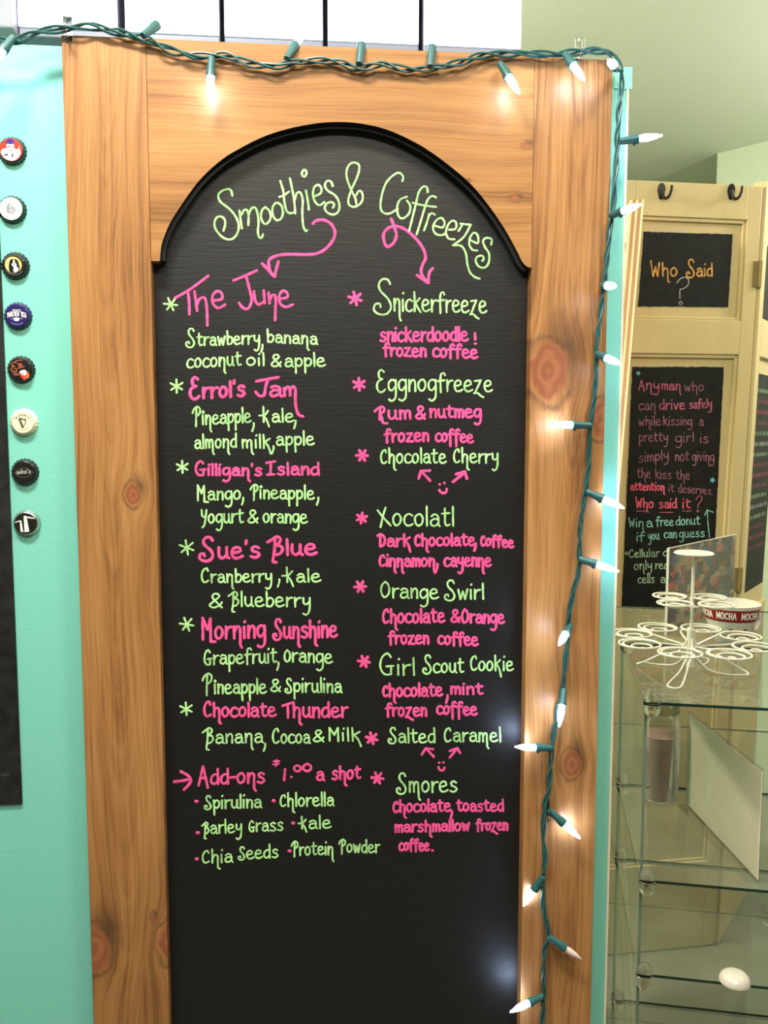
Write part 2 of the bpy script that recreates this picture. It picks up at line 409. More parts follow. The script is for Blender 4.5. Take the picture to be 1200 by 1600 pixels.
def word(mb, text, x0, x1, y0, y1, xh, wpx, mp, cap=None, gap=1.9, step=2.2, jit=0.25, asc=1.62):
    """write text so that its ink spans x0..x1 with a baseline from y0 to y1 (picture-space on the written surface)"""
    cap = cap or 2.0*xh
    sk, sc = xh/10.0, cap/20.0
    cur = 0.0; strokes = []
    for ch in text:
        if ch == ' ': cur += 6*sk; continue
        wd, st = GL[ch]
        big = ch.isupper() or ch in '&'
        s = sc if big else sk
        ka = 1.0 if big else (asc-1)/0.9
        jy = random.uniform(-jit, jit)*sk
        for q in st:
            strokes.append([(cur+(p[0]+random.uniform(-jit, jit)*0.6)*s, (p[1] if p[1] < 10 else 10+(p[1]-10)*ka)*s+jy) for p in q])
        cur += (wd+gap+(1.2 if big else 0))*s
    mn = min(p[0] for q in strokes for p in q); mxx = max(p[0] for q in strokes for p in q)
    k = (x1-x0)/max(mxx-mn, 1e-6) if mxx-mn > 1e-6 else 1
    if len(text) == 1 and text in ",.'!": k = 1
    for q in strokes:
        pts = []
        for (x, y) in q:
            f = (x-mn)*k
            yb = y0+(y1-y0)*(f/max(x1-x0, 1e-6))
            pts.append((x0+f, yb-y))
        ribbon(mb, pts, wpx, mp, step=step)
def star(mb, x, y, r, wpx, mp, rot=0.0):
    for k in range(3):
        a = rot+k*math.pi/3+0.35
        ribbon(mb, [(x-r*math.cos(a), y-r*math.sin(a)), (x+r*math.cos(a)*0.9, y+r*math.sin(a)*0.9)], wpx, mp)
def trace(mb, sc, ox, oy, s, wpx, mp, step=2.0):
    """pen strokes given in a magnified frame: s = strokes of 'x,y' points"""
    for q in S(s): ribbon(mb, [(ox+p[0]/sc, oy+p[1]/sc) for p in q], wpx, mp, step=step)

# ------------------------------------------------------------------ materials
M = {}
M['turq'] = plain('turquoise_paint', (0.215, 0.64, 0.535, 1), 0.5, var=0.02, scale=260, bump=0.10)
M['green'] = plain('pale_green_paint', (0.56, 0.66, 0.49, 1), 0.8, var=0.02, scale=120, bump=0.1)
M['ceil'] = plain('ceiling_paint', (0.74, 0.79, 0.66, 1), 0.85, var=0.02, scale=120, bump=0.1)
M['white_wall'] = plain('plaster', (0.50, 0.46, 0.38, 1), 0.85, var=0.03, scale=20)
M['brown_wall'] = plain('brown_plaster', (0.20, 0.18, 0.15, 1), 0.8, var=0.05, scale=20)
M['floor'] = plain('floor_tile', (0.15, 0.145, 0.115, 1), 0.5, var=0.15, scale=6)
M['black_paint'] = plain('chalkboard_paint', (0.0045, 0.0045, 0.0046, 1), 0.48, var=0.25, scale=30, stretch=(1, 1, 12), bump=0.12, spec=0.55)
M['black_edge'] = plain('black_edge_paint', (0.008, 0.008, 0.009, 1), 0.5, var=0.1)
M['cream'] = plain('cream_paint', (0.58, 0.45, 0.22, 1), 0.45, var=0.05, scale=14, stretch=(1, 1, 0.3))
M['green_chalk'] = chalk('green_marker', rgb(186, 244, 164), 0.62)
M['pink_chalk'] = chalk('pink_marker', rgb(250, 92, 160), 0.72)
WL, WM, WD = (0.49, 0.255, 0.092, 1), (0.345, 0.158, 0.052, 1), (0.165, 0.070, 0.025, 1)

# ------------------------------------------------------------------ room shell
ZC = 2.75
XL, XR, YF, YB = -2.4, 3.4, -3.6, 4.3
MB().box((XL-.1, YF-.1, -0.1), (XR+.1, YB+.1, 0)).build('floor', M['floor'], kind='structure')
MB().box((XL-.1, YF-.1, ZC), (XR+.1, YB+.1, ZC+.1)).build('ceiling', M['ceil'], kind='structure')
MB().box((XL-.1, YF-.1, 0), (XL, YB+.1, ZC)).build('wall_left', M['white_wall'], kind='structure')
MB().box((XR, YF-.1, 0), (XR+.1, YB+.1, ZC)).build('wall_right', M['white_wall'], kind='structure')
MB().box((XL, YB, 0), (XR, YB+.1, ZC)).build('wall_back', M['green'], kind='structure')
MB().box((XL, YF-.1, 0), (XR, YF, ZC)).build('wall_entrance', M['brown_wall'], kind='structure')
p = on_z(1121, 240, ZC); q = on_z(1200, 220, ZC)
dr = (q-p).normalized(); nr = V((-dr.y, dr.x, 0))
if nr.y < 0: nr = -nr
a = V((p.x, p.y, 0)); e = a+dr*1.75
MB().prism([a, e, e+nr*1.2, a+nr*1.2], V((0, 0, ZC))).build('wall_corner', M['green'], kind='structure')
# turquoise partition that ends beside the framed board
WT = 1.992
pw = MB().box((XL, 0, 0), (0.4045, 0.10, WT))
pw.box((0.388, -0.0012, WT-0.022), (0.411, 0.1005, WT+0.004))
pw.build('wall_front', M['turq'], kind='structure')
MB().box((0.4045, -0.001, 0), (0.4075, 0.101, WT-0.022)).build('trim_1', plain('cream_edge', (0.75, 0.70, 0.55, 1), 0.5), kind='structure')

# ------------------------------------------------------------------ framed menu chalkboard
FY = -0.022
board = empty('framed_chalkboard', (0.059, 0, 0.02), 'tall arched chalkboard in a stained wood frame, covered in green and pink drink names', 'chalkboard')
BO = V(board.location)
X0, X1, X2, X3 = -0.2603, -0.1672, 0.2828, 0.3788
FT = 1.9955
M['stile_l'] = wood('stained_pine', 'Z', [(-0.1945-BO.x, 1.478-BO.z, 0.010), (-0.185-BO.x, 0.952-BO.z, 0.004), (-0.256-BO.x, 0.915-BO.z, 0.021), (-0.160-BO.x, 0.918-BO.z, 0.020)], WL, WM, WD, 0.0, cath=(-0.218-BO.x, 260.0))
M['stile_r'] = wood('stained_pine_right', 'Z', [(0.3065-BO.x, 1.626-BO.z, 0.027), (0.374-BO.x, 1.568-BO.z, 0.016), (0.345-BO.x, 1.127-BO.z, 0.013)], WL, WM, WD, 4.7, cath=(0.338-BO.x, 420.0))
M['header'] = wood('stained_pine_header', 'X', [(1.892-BO.z, 0.274-BO.x, 0.004), (1.831-BO.z, 0.262-BO.x, 0.004), (1.848-BO.z, 0.202-BO.x, 0.0025)], (0.45, 0.23, 0.080, 1), (0.34, 0.157, 0.050, 1), (0.19, 0.082, 0.027, 1), 9.3, 0.8)
ZB = 0.02
MB().box((X0, FY, ZB), (X1-.0004, -.0016, FT), bev=0.0012).build('stile', M['stile_l'], board, BO)
MB().box((X2+.0004, FY, ZB), (X3, -.0016, FT-.001), bev=0.0012).build('stile', M['stile_r'], board, BO)
arch = [(250, 405), (252, 384), (258, 366), (267, 346), (287, 315), (313, 280), (347, 249), (380, 229), (413, 213), (447, 202), (480, 195), (512, 191), (545, 191), (575, 195), (603, 202), (632, 214), (665, 232), (700, 257), (735, 287), (762, 319), (787, 355), (805, 387), (816, 409), (821, 415), (826, 417.5)]
ap = [(on_y(x, y, FY).x, on_y(x, y, FY).z) for x, y in arch]
ap = [(p_.x, p_.y) for p_ in catmull([(x, z) for x, z in ap], 0.006)]
ztip = 1.7490
out = [(X1, FT-.0003), (X1, ztip), (ap[0][0]-.0005, ztip)]+ap+[(X2, ztip+.0006), (X2, FT-.0003)]
hb = MB()
n = len(out)
hb.add([(x, FY, z) for x, z in out]+[(x, -0.004, z) for x, z in out], [list(range(n)), [n+i for i in range(n)][::-1]])
k = 0
for i in range(n):
    j = (i+1) % n
    hb.f.append([i, j, n+j, n+i]); hb.mi.append(1 if 2 <= i < n-3 else 0)
hb.build('arched_header', [M['header'], M['black_edge']], board, BO)
# black painted lip that lines the arch, a little proud of the panel
lip = MB()
ring_in = []; cx = sum(x for x, z in ap)/len(ap)
for i, (x, z) in enumerate(ap):
    a_ = ap[max(i-1, 0)]; b_ = ap[min(i+1, len(ap)-1)]
    tx, tz = b_[0]-a_[0], b_[1]-a_[1]; L_ = math.hypot(tx, tz)
    ring_in.append((x+tz/L_*0.0045, z-tx/L_*0.0045))
pr = [(x, -0.0145, z) for x, z in ap]+[(x, -0.0145, z) for x, z in ring_in]+[(x, -0.004, z) for x, z in ring_in]
m_ = len(ap)
lip.add(pr, [[i, i+1, m_+i+1, m_+i] for i in range(m_-1)]+[[m_+i, m_+i+1, 2*m_+i+1, 2*m_+i] for i in range(m_-1)])
lip.build('arch_lip', M['black_edge'], board, BO)
PY = -0.0045
panel = MB().box((X1-.004, PY, ZB), (X2+.004, -0.0016, 1.93)).build('chalk_panel', M['black_paint'], board, BO)
def mp_board(x, y, h):
    r_ = on_y(x, y, PY); r_.y = PY-h; return r_
def chalk_line(mb, color, name='lettering'):
    return mb.build(name, M[color], panel, BO)
GW, PW = 3.1, 4.0
# heading (traced)
t = MB()
trace(t, 5, 320, 240, '215,330 205,290 180,278 130,295 105,330 125,380 200,440 250,510 265,580 245,640 200,672 140,655 90,600 75,550 90,505 125,492 155,515 158,560 145,605|270,445 280,520 290,585|285,480 310,440 335,450 342,500 340,560|342,480 365,430 395,425 412,470 420,540 415,610 425,655 445,658 455,632|470,420 445,450 440,505 465,550 495,540 515,500 505,450 475,420|555,385 530,420 530,475 555,518 590,515 610,470 600,410 570,385|590,215 612,290 622,380 640,450 670,468 695,460|582,340 620,325 658,298|665,195 685,290 700,380 706,470|700,370 720,310 745,305 765,360 762,460 768,560 790,610 800,600|790,290 805,370 813,440|775,128 758,150 765,178 785,178 795,150 785,128 775,128|860,335 905,310 910,270 885,245 855,265 845,320 860,375 895,405 935,380|1000,255 985,220 955,215 938,250 960,290 1020,330 1050,390 1045,450 1005,478 955,460 937,425 955,390 990,380 1012,400 1000,425', 3.4, mp_board)
trace(t, 4.2857, 540, 240, '72,338 65,300 40,250 10,170 8,110 30,70 65,62 92,85 80,150 40,240 18,310 25,345 55,358 95,340 115,300 108,260 90,250 70,280|380,185 385,155 360,130 320,145 270,200 240,290 235,370 262,402 300,400 350,370|410,290 365,310 345,360 355,420 385,435 425,400 432,350 410,315|550,260 545,228 520,222 490,260 470,340 445,440 425,518|448,330 520,348 605,358|605,295 580,285 550,310 525,380 495,480 475,542|560,405 545,460 525,515|555,425 575,400 598,410|600,485 650,495 662,460 640,432 605,450 585,495 600,535 640,548 668,535|690,510 735,505 740,465 715,450 685,480 672,530 690,570 730,575|755,520 780,480|768,470 838,478|838,478 790,560 718,615|718,615 775,620 805,670 815,740 835,800 870,830 898,838|835,580 885,600 885,550 860,530 835,560 828,610 850,645 882,650|975,610 978,575 945,565 920,585 935,630 960,670 958,730 930,765 890,755 870,715 885,690 915,685 925,705 915,720', 3.2, mp_board)
chalk_line(t, 'green_chalk', 'heading_lettering')
t = MB()
trace(t, 5, 320, 240, '845,548 870,525 930,520 985,550 1015,605 1005,670 950,740 880,780 800,790 650,788 560,800 505,830 500,870 515,930 545,960|448,860 545,962|545,962 560,900 575,845', 4.6, mp_board)
chalk_line(t, 'pink_chalk', 'arrow')
t = MB()
trace(t, 4.2857, 540, 240, '305,438 325,490 340,550 320,600 280,625 258,590 255,540 285,500 340,488 400,510 470,570 520,640 535,700 515,745 505,790 520,830 550,865|478,815 553,868|553,868 560,800 583,770', 4.6, mp_board)
chalk_line(t, 'pink_chalk', 'arrow')
t = MB()
trace(t, 3.75, 240, 410, '125,210 215,158 320,80|200,165 208,230 210,305|240,170 255,285|255,250 270,215 300,210 312,270 315,370|350,225 400,215 398,180 370,170 345,200 350,245 380,268 420,248|468,107 535,80 605,48|545,90 560,150 575,220 555,270 525,268 500,238|588,170 596,225 616,248 640,235|645,165 651,240|674,178 680,242|681,222 696,192 713,196 716,225 714,270 712,340|737,215 783,205 779,175 756,168 737,195 741,240 773,262 816,248', 4.2, mp_board)
chalk_line(t, 'pink_chalk')
# every other line: (colour, pen, [(text, x0, x1, base0, base1, x-height, cap height)...])
g, p_ = 'green_chalk', 'pink_chalk'
LINES = [
 (g, GW, [('Strawberry', 291, 405, 541, 537, 13, 27), (',', 408, 412, 541, 541, 13), ('banaŋa', 418, 496, 535, 538, 12.5)]),
 (g, GW, [('cocoŋut', 292.5, 376.5, 575, 571, 14), ('oil', 386, 412, 571, 571, 12), ('&', 424, 439, 572.7, 572.7, 12, 19), ('appl'+'e', 446, 508, 572.7, 572.7, 13)]),
 (p_, PW+1.0, [("Errol's", 297, 382, 623, 619, 16, 33)]),
 (g, GW, [('Pıŋeapple', 301, 392, 664, 660, 14.5, 28), (',', 394, 398, 664, 664, 14), ('Kale', 405, 459, 660, 659, 13, 23), (',', 459.5, 464, 660, 660, 14)]),
 (g, GW, [('alɱoŋd', 305, 369, 701, 698.7, 13.5), ('ɱilķ', 379, 423, 700, 700, 13), (',', 425, 429, 700, 700, 13), ('apple', 432.5, 490.7, 696, 695, 13.5)]),
 (p_, PW, [("Gilligaŋ's", 306, 408.5, 742.5, 743, 11.5, 22), ('Island', 416, 498, 742, 742, 12.5, 19)]),
 (g, GW, [('Mango', 309, 375, 782, 780, 13.5, 24), (',', 378, 382, 780, 780, 12), ('Pıneapple', 391.5, 491, 779, 780, 13.5, 22), (',', 495, 499, 780, 780, 13)]),
 (g, GW, [('Yogurt', 315, 380, 818, 816.7, 14, 21), ('&', 387.5, 402.7, 816.7, 816.7, 12, 20), ('orange', 412, 480, 816.7, 817.4, 14)]),
 (p_, PW+.8, [("Sue's", 312, 405, 874, 871, 17, 34), ('Blue', 418, 494.7, 867, 866.5, 16, 28)]),
 (g, GW, [('Craŋberry', 315.5, 424, 910.5, 909.5, 13, 23), (',', 434, 439, 908, 908, 13), ('Kale', 441, 501, 909.5, 908.7, 12.5, 22)]),
 (g, GW, [('&', 327.5, 346.7, 949.5, 949.5, 12, 22), ('Blueberry', 357, 484, 947, 948.5, 14.5, 22)]),
 (p_, PW+.4, [('Morŋing', 316.5, 414, 999, 996, 18.5, 34), ('Suŋsħine', 427.5, 526.5, 998, 995, 17.5, 30)]),
 (g, GW, [('Grapefruit', 319.5, 432, 1038.5, 1035.5, 14.5, 23), (',', 433, 437, 1038, 1038, 13), ('Orange', 444.6, 519, 1034, 1036.5, 14.5, 18)]),
 (g, GW, [('Pıneapple', 316.5, 416, 1083.5, 1083.5, 14.5, 31), ('&', 423, 438, 1080.5, 1080.5, 12, 19), ('Spirulina', 445.5, 534, 1081, 1082, 14, 21)]),
 (p_, PW, [('Cħocolate', 319.5, 431, 1120, 1119.5, 14.5, 24), ('Tħunder', 441.5, 543, 1121, 1120.4, 15.5, 21)]),
 (g, GW, [('Banaŋa', 316.5, 411, 1161.5, 1160, 14, 24), (',', 412, 415, 1164, 1164, 13), ('Cocoa', 426.6, 484.5, 1161.5, 1161, 14, 24), ('&', 489.6, 505.5, 1158.5, 1158.5, 12, 18), ('Ɱilķ', 514.5, 564, 1157, 1157.5, 12.5, 20)]),
 (p_, PW, [('Add-oŋs', 310.4, 413, 1226, 1222.5, 15.5, 28), ('$', 426, 437, 1199, 1199, 7.2), ('1.', 444, 455.5, 1219, 1214, 11), ('0', 460, 469.5, 1205.5, 1205.5, 9.5), ('0', 474.5, 485.5, 1205, 1205, 11.5), ('a', 495.5, 506.6, 1219.5, 1219.5, 13.5), ('sħot', 519.5, 563, 1218, 1216.5, 13.5)]),
 (g, GW, [('Spirulina', 319.4, 408.5, 1263.5, 1261.5, 13, 20)]),
 (g, GW, [('Cħlorella', 438.5, 521.6, 1260, 1258.5, 13, 18.5)]),
 (g, GW-.2, [('Barley', 315.5, 377, 1303, 1300.5, 13, 18), ('Grass', 389.5, 441.5, 1299.6, 1297.5, 13, 17)]),
 (g, GW-.2, [('Kale', 466, 517, 1295, 1293.6, 12.5, 18)]),
 (g, GW-.2, [('Cħia', 317, 363.5, 1348.5, 1347, 13, 20), ('Seeds', 372.5, 434, 1343, 1339.5, 13, 19)]),
 (g, GW-.2, [('Proteiŋ', 455.5, 521, 1336.5, 1335, 13, 22), ('Powder', 530, 593, 1332, 1332, 12.5, 21)]),
 (g, GW, [('S', 584.5, 611, 488, 488, 18, 51), ('ŋickerfreeʐe', 616, 760, 486, 489, 19)]),
 (p_, PW, [('snickerdoodle', 594.5, 731, 533.7, 532.5, 14.5), ('!', 742, 744, 537, 537, 11)]),
 (p_, PW, [('frozen', 599, 665, 556, 557.5, 13), ('coffee', 677, 746, 557.5, 560, 13.5)]),
 (g, GW, [('Eggnog', 589, 681, 612, 611, 18, 34), ('freeʐe', 684, 769, 611.5, 612.5, 17.5)]),
 (p_, PW, [('Rum', 585.5, 641, 656, 654.5, 13.5, 20), ('&', 650, 664, 654.5, 654.5, 12, 20), ('nutmeg', 672.5, 751, 652.5, 652.5, 13)]),
 (p_, PW, [('frozen', 601, 669, 691, 689, 13), ('coƒƒee', 681, 739, 689.5, 692, 13)]),
 (g, GW, [('Cħocolate', 595.5, 697, 724, 723.6, 14.5, 22), ('Cħerry', 709.5, 777.5, 723, 723.6, 14.5, 22)]),
 (g, GW, [('Xocolatl', 590, 708, 821, 822, 18.5, 28)]),
 (p_, PW, [('Darķ', 590, 641, 853.7, 853.7, 12.5, 19), ('Cħocolate', 649, 742, 853, 852.5, 12.5, 17.5), (',', 741, 745, 852, 852, 13), ('Coffee', 752, 802, 852.5, 856, 11.5, 15.5)]),
 (p_, PW, [('Ciŋŋamoŋ', 593.5, 680, 885, 885, 12.5, 18), (',', 681, 686, 884, 884, 13), ('cayenŋe', 694.5, 767, 885, 885, 13.5)]),
 (g, GW, [('Orange', 595.5, 685, 933, 936, 15, 24), ('Swirl', 695, 755, 936, 936, 15, 29)]),
 (p_, PW, [('Cħocolate', 599, 694.6, 973.4, 972.5, 14.5, 22), ('&', 705, 718, 972, 972, 12, 19), ('Orange', 722, 787.7, 973, 974, 13.5, 21)]),
 (p_, PW, [('frozen', 607, 669, 1006, 1006, 13), ('coffee', 685, 746.6, 1006.5, 1009, 13)]),
 (g, GW, [('Girl', 594, 647, 1054, 1055, 16.5, 33), ('Scout', 661, 724, 1051, 1051, 14.5, 27), ('Cooķie', 736, 801.7, 1047.5, 1047.5, 14.5, 23)]),
 (p_, PW, [('Cħocolate', 599, 691, 1088.5, 1087.5, 13.5, 17), (',', 697, 702, 1089, 1089, 13), ('mint', 705, 754, 1084.4, 1084.4, 11.5)]),
 (p_, PW, [('froʐen', 603, 665.7, 1118.7, 1118.7, 13), ('coƒƒee', 683, 745, 1116, 1117.5, 13)]),
 (g, GW, [('Salted', 607, 679, 1160, 1160.6, 14, 23), ('Caraɱel', 695, 781.7, 1158.7, 1158.7, 14, 22)]),
 (g, GW, [('Sɱores', 620, 713.5, 1238.4, 1237, 16.5, 30)]),
 (p_, PW-.2, [('Cħocolate', 615, 704, 1269, 1267.5, 12.5, 17), (',', 704, 708, 1270, 1270, 12), ('toasted', 714, 786, 1267.4, 1267.4, 12)]),
 (p_, PW-.2, [('marsħmallow', 618, 733, 1300, 1297.6, 11.5), ('froʐen', 744, 792.5, 1297.6, 1297, 11.5)]),
 (p_, PW-.2, [('coffee', 624, 670.5, 1329, 1329, 12), ('.', 675.6, 676.2, 1328.5, 1328.5, 12)]),
]
for colr, pen, words in LINES:
    t = MB()
    for wd in words:
        word(t, wd[0], *wd[1:6], pen*(0.55 if wd[0] == '$' else 1.0), mp_board, cap=wd[6] if len(wd) > 6 else None, asc=1.62 if colr == g else 1.5)
    chalk_line(t, colr)
# "Jam" with its long tail
t = MB()
trace(t, 3.75, 240, 580, '602,60 665,48 732,36|668,50 655,100 648,140 620,145 598,122|690,95 715,88 738,100 742,140 752,148|740,115 705,112 685,130 700,148 740,132|765,100 768,145|768,115 785,92 798,105 800,142|800,112 815,90 830,105 830,160 835,215 850,255 875,266', 4.6, mp_board)
chalk_line(t, 'pink_chalk')
# asterisks
for (x, y, r_, cg) in [(267, 476, 11, g), (276, 604, 11, g), (285, 730, 10, g), (292, 856, 12, g), (292, 976, 11.5, g), (291, 1108, 10.5, g)]:
    t = MB(); star(t, x, y, r_, 3.2, mp_board, random.uniform(-.3, .3)); chalk_line(t, cg, 'asterisk')
for (x, y, r_) in [(555, 467, 11), (561, 601, 10), (566, 712, 9.5), (565, 810, 8.5), (563, 917, 9.5), (569, 1034, 9.5), (581, 1154, 9.5), (590, 1216, 9.5)]:
    t = MB(); star(t, x, y, r_, 4.6, mp_board, random.uniform(-.4, .4)); chalk_line(t, p_, 'asterisk')
t = MB(); trace(t, 3.3333, 260, 1170, '40,172 85,166 125,158|75,118 110,138 128,160 118,185 92,212', 4.6, mp_board); chalk_line(t, p_, 'arrow')
for (x, y) in [(307, 1252), (427.5, 1251), (309, 1301), (458, 1286), (307.5, 1342), (452.5, 1329.5)]:
    t = MB(); ribbon(t, [(x-.8, y), (x+.8, y)], 5.2, mp_board); chalk_line(t, p_, 'bullet_dot')
# arrows and smiles under "Chocolate Cherry" and "Salted Caramel"
t = MB(); trace(t, 4, 530, 570, '568,725 540,695 510,665|497,712 510,663|510,665 567,662', 4.2, mp_board); chalk_line(t, p_, 'arrow')
t = MB(); trace(t, 4, 530, 570, '710,733 750,702 788,672|730,685 785,668|785,668 798,712', 4.6, mp_board); chalk_line(t, p_, 'arrow')
t = MB(); trace(t, 4, 530, 570, '627,748 629,748|656,740 658,740|625,783 635,797 652,803 668,795 672,776', 4.2, mp_board); chalk_line(t, p_, 'smiley')
t = MB(); trace(t, 4.138, 540, 1120, '570,258 545,232 520,206|492,245 518,203|518,205 565,210', 3.8, mp_board); chalk_line(t, p_, 'arrow')
t = MB(); trace(t, 4.138, 540, 1120, '672,265 697,235 722,204|672,222 722,202|722,203 740,235', 3.8, mp_board); chalk_line(t, p_, 'arrow')
t = MB(); trace(t, 4.138, 540, 1120, '604,297 606,297|631,295 633,295|600,325 606,342 618,348 632,345 640,328', 3.8, mp_board); chalk_line(t, p_, 'smiley')

# ------------------------------------------------------------------ black board on the turquoise wall, left
xb = on_y(20, 800, 0).x
lb = MB().box((-0.80, -0.003, 1.0963), (-0.3418, 0.0, 1.90)).build('wall_chalkboard', plain('worn_chalkboard', (0.014, 0.014, 0.014, 1), 0.55, var=0.5, scale=60, bump=0.2, spec=0.3), None, V((-0.57, 0, 1.0963)))
tag(lb, 'plain black chalkboard on the turquoise wall, left of the bottle caps', 'chalkboard')
def mp_lb(x, y, h):
    r_ = on_y(x, y, -0.003); r_.y = -0.003-h*0.6; return r_
M['faint'] = chalk('faint_chalk', (0.10, 0.10, 0.10, 1))
for q in ['2,1213 3,1209', '6,1212 8,1208 6,1210', '10,1212 12,1207', '13,1211 15,1209', '26,1238 28,1237']:
    t = MB(); ribbon(t, [tuple(float(z) for z in s_.split(',')) for s_ in q.split()], 1.2, mp_lb)
    t.build('chalk_smudge', M['faint'], lb, V((-0.57, 0, 1.0963)))

# ------------------------------------------------------------------ bottle caps
CR = 0.0158; CH = 0.0062
def cap_base(name, px, py, body, face, label):
    c = on_y(px, py, -0.006); c.y = 0
    root = empty(name, c, label, 'bottle cap', 'bottle caps in a column on the turquoise wall')
    prof = [(0.0126, CH-0.0003), (0.0134, CH-0.0008), (0.0139, CH-0.0018), (0.0143, CH*0.55), (0.0150, CH*0.3), (0.0160, 0.0004), (0.0160, 0.0)]
    def md(r, h, a):
        k = max(0.0, 1-h/(CH*0.62))
        return r+0.0006*k*math.cos(21*a)
    mb = MB().lathe(prof, (0, 0, 0), (0, -1, 0), 84, mod=md)
    mb.build('crimped_skirt', body, root, smooth=True)
    f = MB().lathe([(0.0, CH), (0.006, CH), (0.011, CH-0.0001), (0.0127, CH-0.0003)], (0, 0, 0), (0, -1, 0), 48)
    fo = f.build('printed_top', face, root, smooth=True)
    return root, fo, c
def cap_mp(scale=1.0, ox=0, oy=0):
    # local drawing units: 100 = face radius, y down
    def f(x, y, h): return V(((x+ox)*0.000127*scale, -CH-0.00006-h*0.25, -(y+oy)*0.000127*scale))
    return f
def decal(pts, fo, m, h=0.00008, name='printed_shape', smoothit=True):
    q = catmull(pts, 6, closed=True) if smoothit else [V((a_, b_, 0)) for a_, b_ in pts]
    mb = MB()
    mb.prism([(s_.x*0.000127, -CH-0.00002, -s_.y*0.000127) for s_ in q], V((0, -h, 0)))
    return mb.build(name, m, fo)
def ell(cx_, cy_, rx, ry, n=20): return [(cx_+rx*math.cos(2*math.pi*i/n), cy_+ry*math.sin(2*math.pi*i/n)) for i in range(n)]
enam = lambda nm, c, r_=0.25: plain(nm, c, r_, var=0.03)
K = dict(white=enam('enamel_white', (0.85, 0.85, 0.82, 1)), red=enam('enamel_red', rgb(225, 62, 48)), black=enam('enamel_black', (0.012, 0.012, 0.012, 1)),
         navy=enam('enamel_navy', rgb(42, 34, 92)), cream=enam('enamel_cream', rgb(240, 235, 205)), gold=enam('enamel_gold', rgb(214, 198, 120)),
         grey=enam('enamel_grey', (0.36, 0.36, 0.35, 1)), purple=enam('enamel_purple', rgb(70, 50, 130)), rust=enam('enamel_rust', rgb(160, 88, 62)),
         orange=enam('enamel_orange', rgb(226, 110, 60)), bred=enam('enamel_bright_red', rgb(222, 60, 66)), olive=enam('enamel_olive', rgb(96, 88, 56)),
         silver=plain('steel', (0.6, 0.6, 0.6, 1), 0.25, 1.0, 0.05), dark=enam('enamel_dark_green', (0.012, 0.03, 0.025, 1)))
SC = {'T': (7, '0,10 8,10|4,10 4,0'), 'W': (11, '0,10 2.5,0|2.5,0 5,8|5,8 7.5,0|7.5,0 10,10'), 'I': (2, '1,10 1,0'), 'S': (7, '6.5,8.5 3.5,10 0.8,8 3.5,5 6.5,2.5 3.5,0 0.3,1.5'),
      'E': (7, '0.8,10 0.8,0|0.8,10 6,10|0.8,5 5,5|0.8,0 6,0'), 'D': (8, '0.8,10 0.8,0|0.8,10 5,9 7,5 5,1 0.8,0'), 'A': (8, '0,0 4,10|4,10 8,0|1.5,3.5 6.5,3.5'),
      'G': (8, '7,8 4,10 0.8,7 0.8,3 4,0 7,2|7,2 7,4.8|4.5,4.8 7,4.8'), 'U': (8, '0.8,10 0.8,3 4,0 7.2,3 7.2,10'), 'N': (8, '0.8,0 0.8,10|0.8,10 7,0|7,0 7,10'),
      'M': (10, '0.6,0 1,10|1,10 5,2|5,2 9,10|9,10 9.4,0'), 'O': (9, '4.5,10 1,7.5 1,2.5 4.5,0 8,2.5 8,7.5 4.5,10'), 'C': (8, '7.2,8 4.5,10 1,7.5 1,2.5 4.5,0 7.2,2'),
      'H': (8, '0.8,10 0.8,0|7,10 7,0|0.8,5 7,5'), ' ': (5, ''), 'R': (8, '0.8,0 0.8,10|0.8,10 5,10 6.8,7.5 5,5 0.8,5|3,5 7,0')}
def caps_text(mb, text, x0, x1, yb, h, wpx, mp, warp=None, step=3, gap=2.2):
    cur = 0; st = []
    for ch in text:
        wd, s_ = SC[ch]
        if s_:
            for q in S(s_): st.append([(cur+a_[0], a_[1]) for a_ in q])
        cur += wd+gap
    cur -= gap; k = (x1-x0)/cur
    for q in st:
        pts = [(x0+a_*k, yb-b_*h/10) for a_, b_ in q]
        if warp: pts = [warp(*a_) for a_ in pts]
        ribbon(mb, pts, wpx, mp, step=step)
mpc = cap_mp()
# 1 red with the man in a white shirt
r1, f1, c1 = cap_base('bottle_cap', 17, 234, K['dark'], K['red'], 'red bottle cap picturing a man in a white shirt, topmost of the column')
decal([(-70, 62), (-88, 20), (-60, -8), (-20, -14), (20, -14), (60, -5), (70, -30), (76, -10), (84, 30), (50, 78), (10, 96), (-40, 86)], f1, K['white'])
decal([(-32, -50), (26, -52), (30, -20), (16, 10), (0, 24), (-18, 12), (-30, -16)], f1, K['white'], 0.00012)
decal([(-40, -40), (-40, -70), (-12, -95), (20, -88), (34, -60), (32, -36), (24, -52), (0, -46), (-28, -50)], f1, K['purple'], 0.00016)
t = MB()
for s_ in ['-24,-26 -8,-26', '8,-28 24,-29', '-2,4 8,2', '-30,40 -50,44 -60,54', '-30,48 -46,54']:
    ribbon(t, [tuple(float(z) for z in a_.split(',')) for a_ in s_.split()], 7, lambda x, y, h: mpc(x, y, h+0.0006), step=5)
t.build('printed_lines', K['black'], f1)
decal([(6, 36), (18, 38), (20, 52), (14, 72), (8, 58)], f1, K['black'], 0.00012)
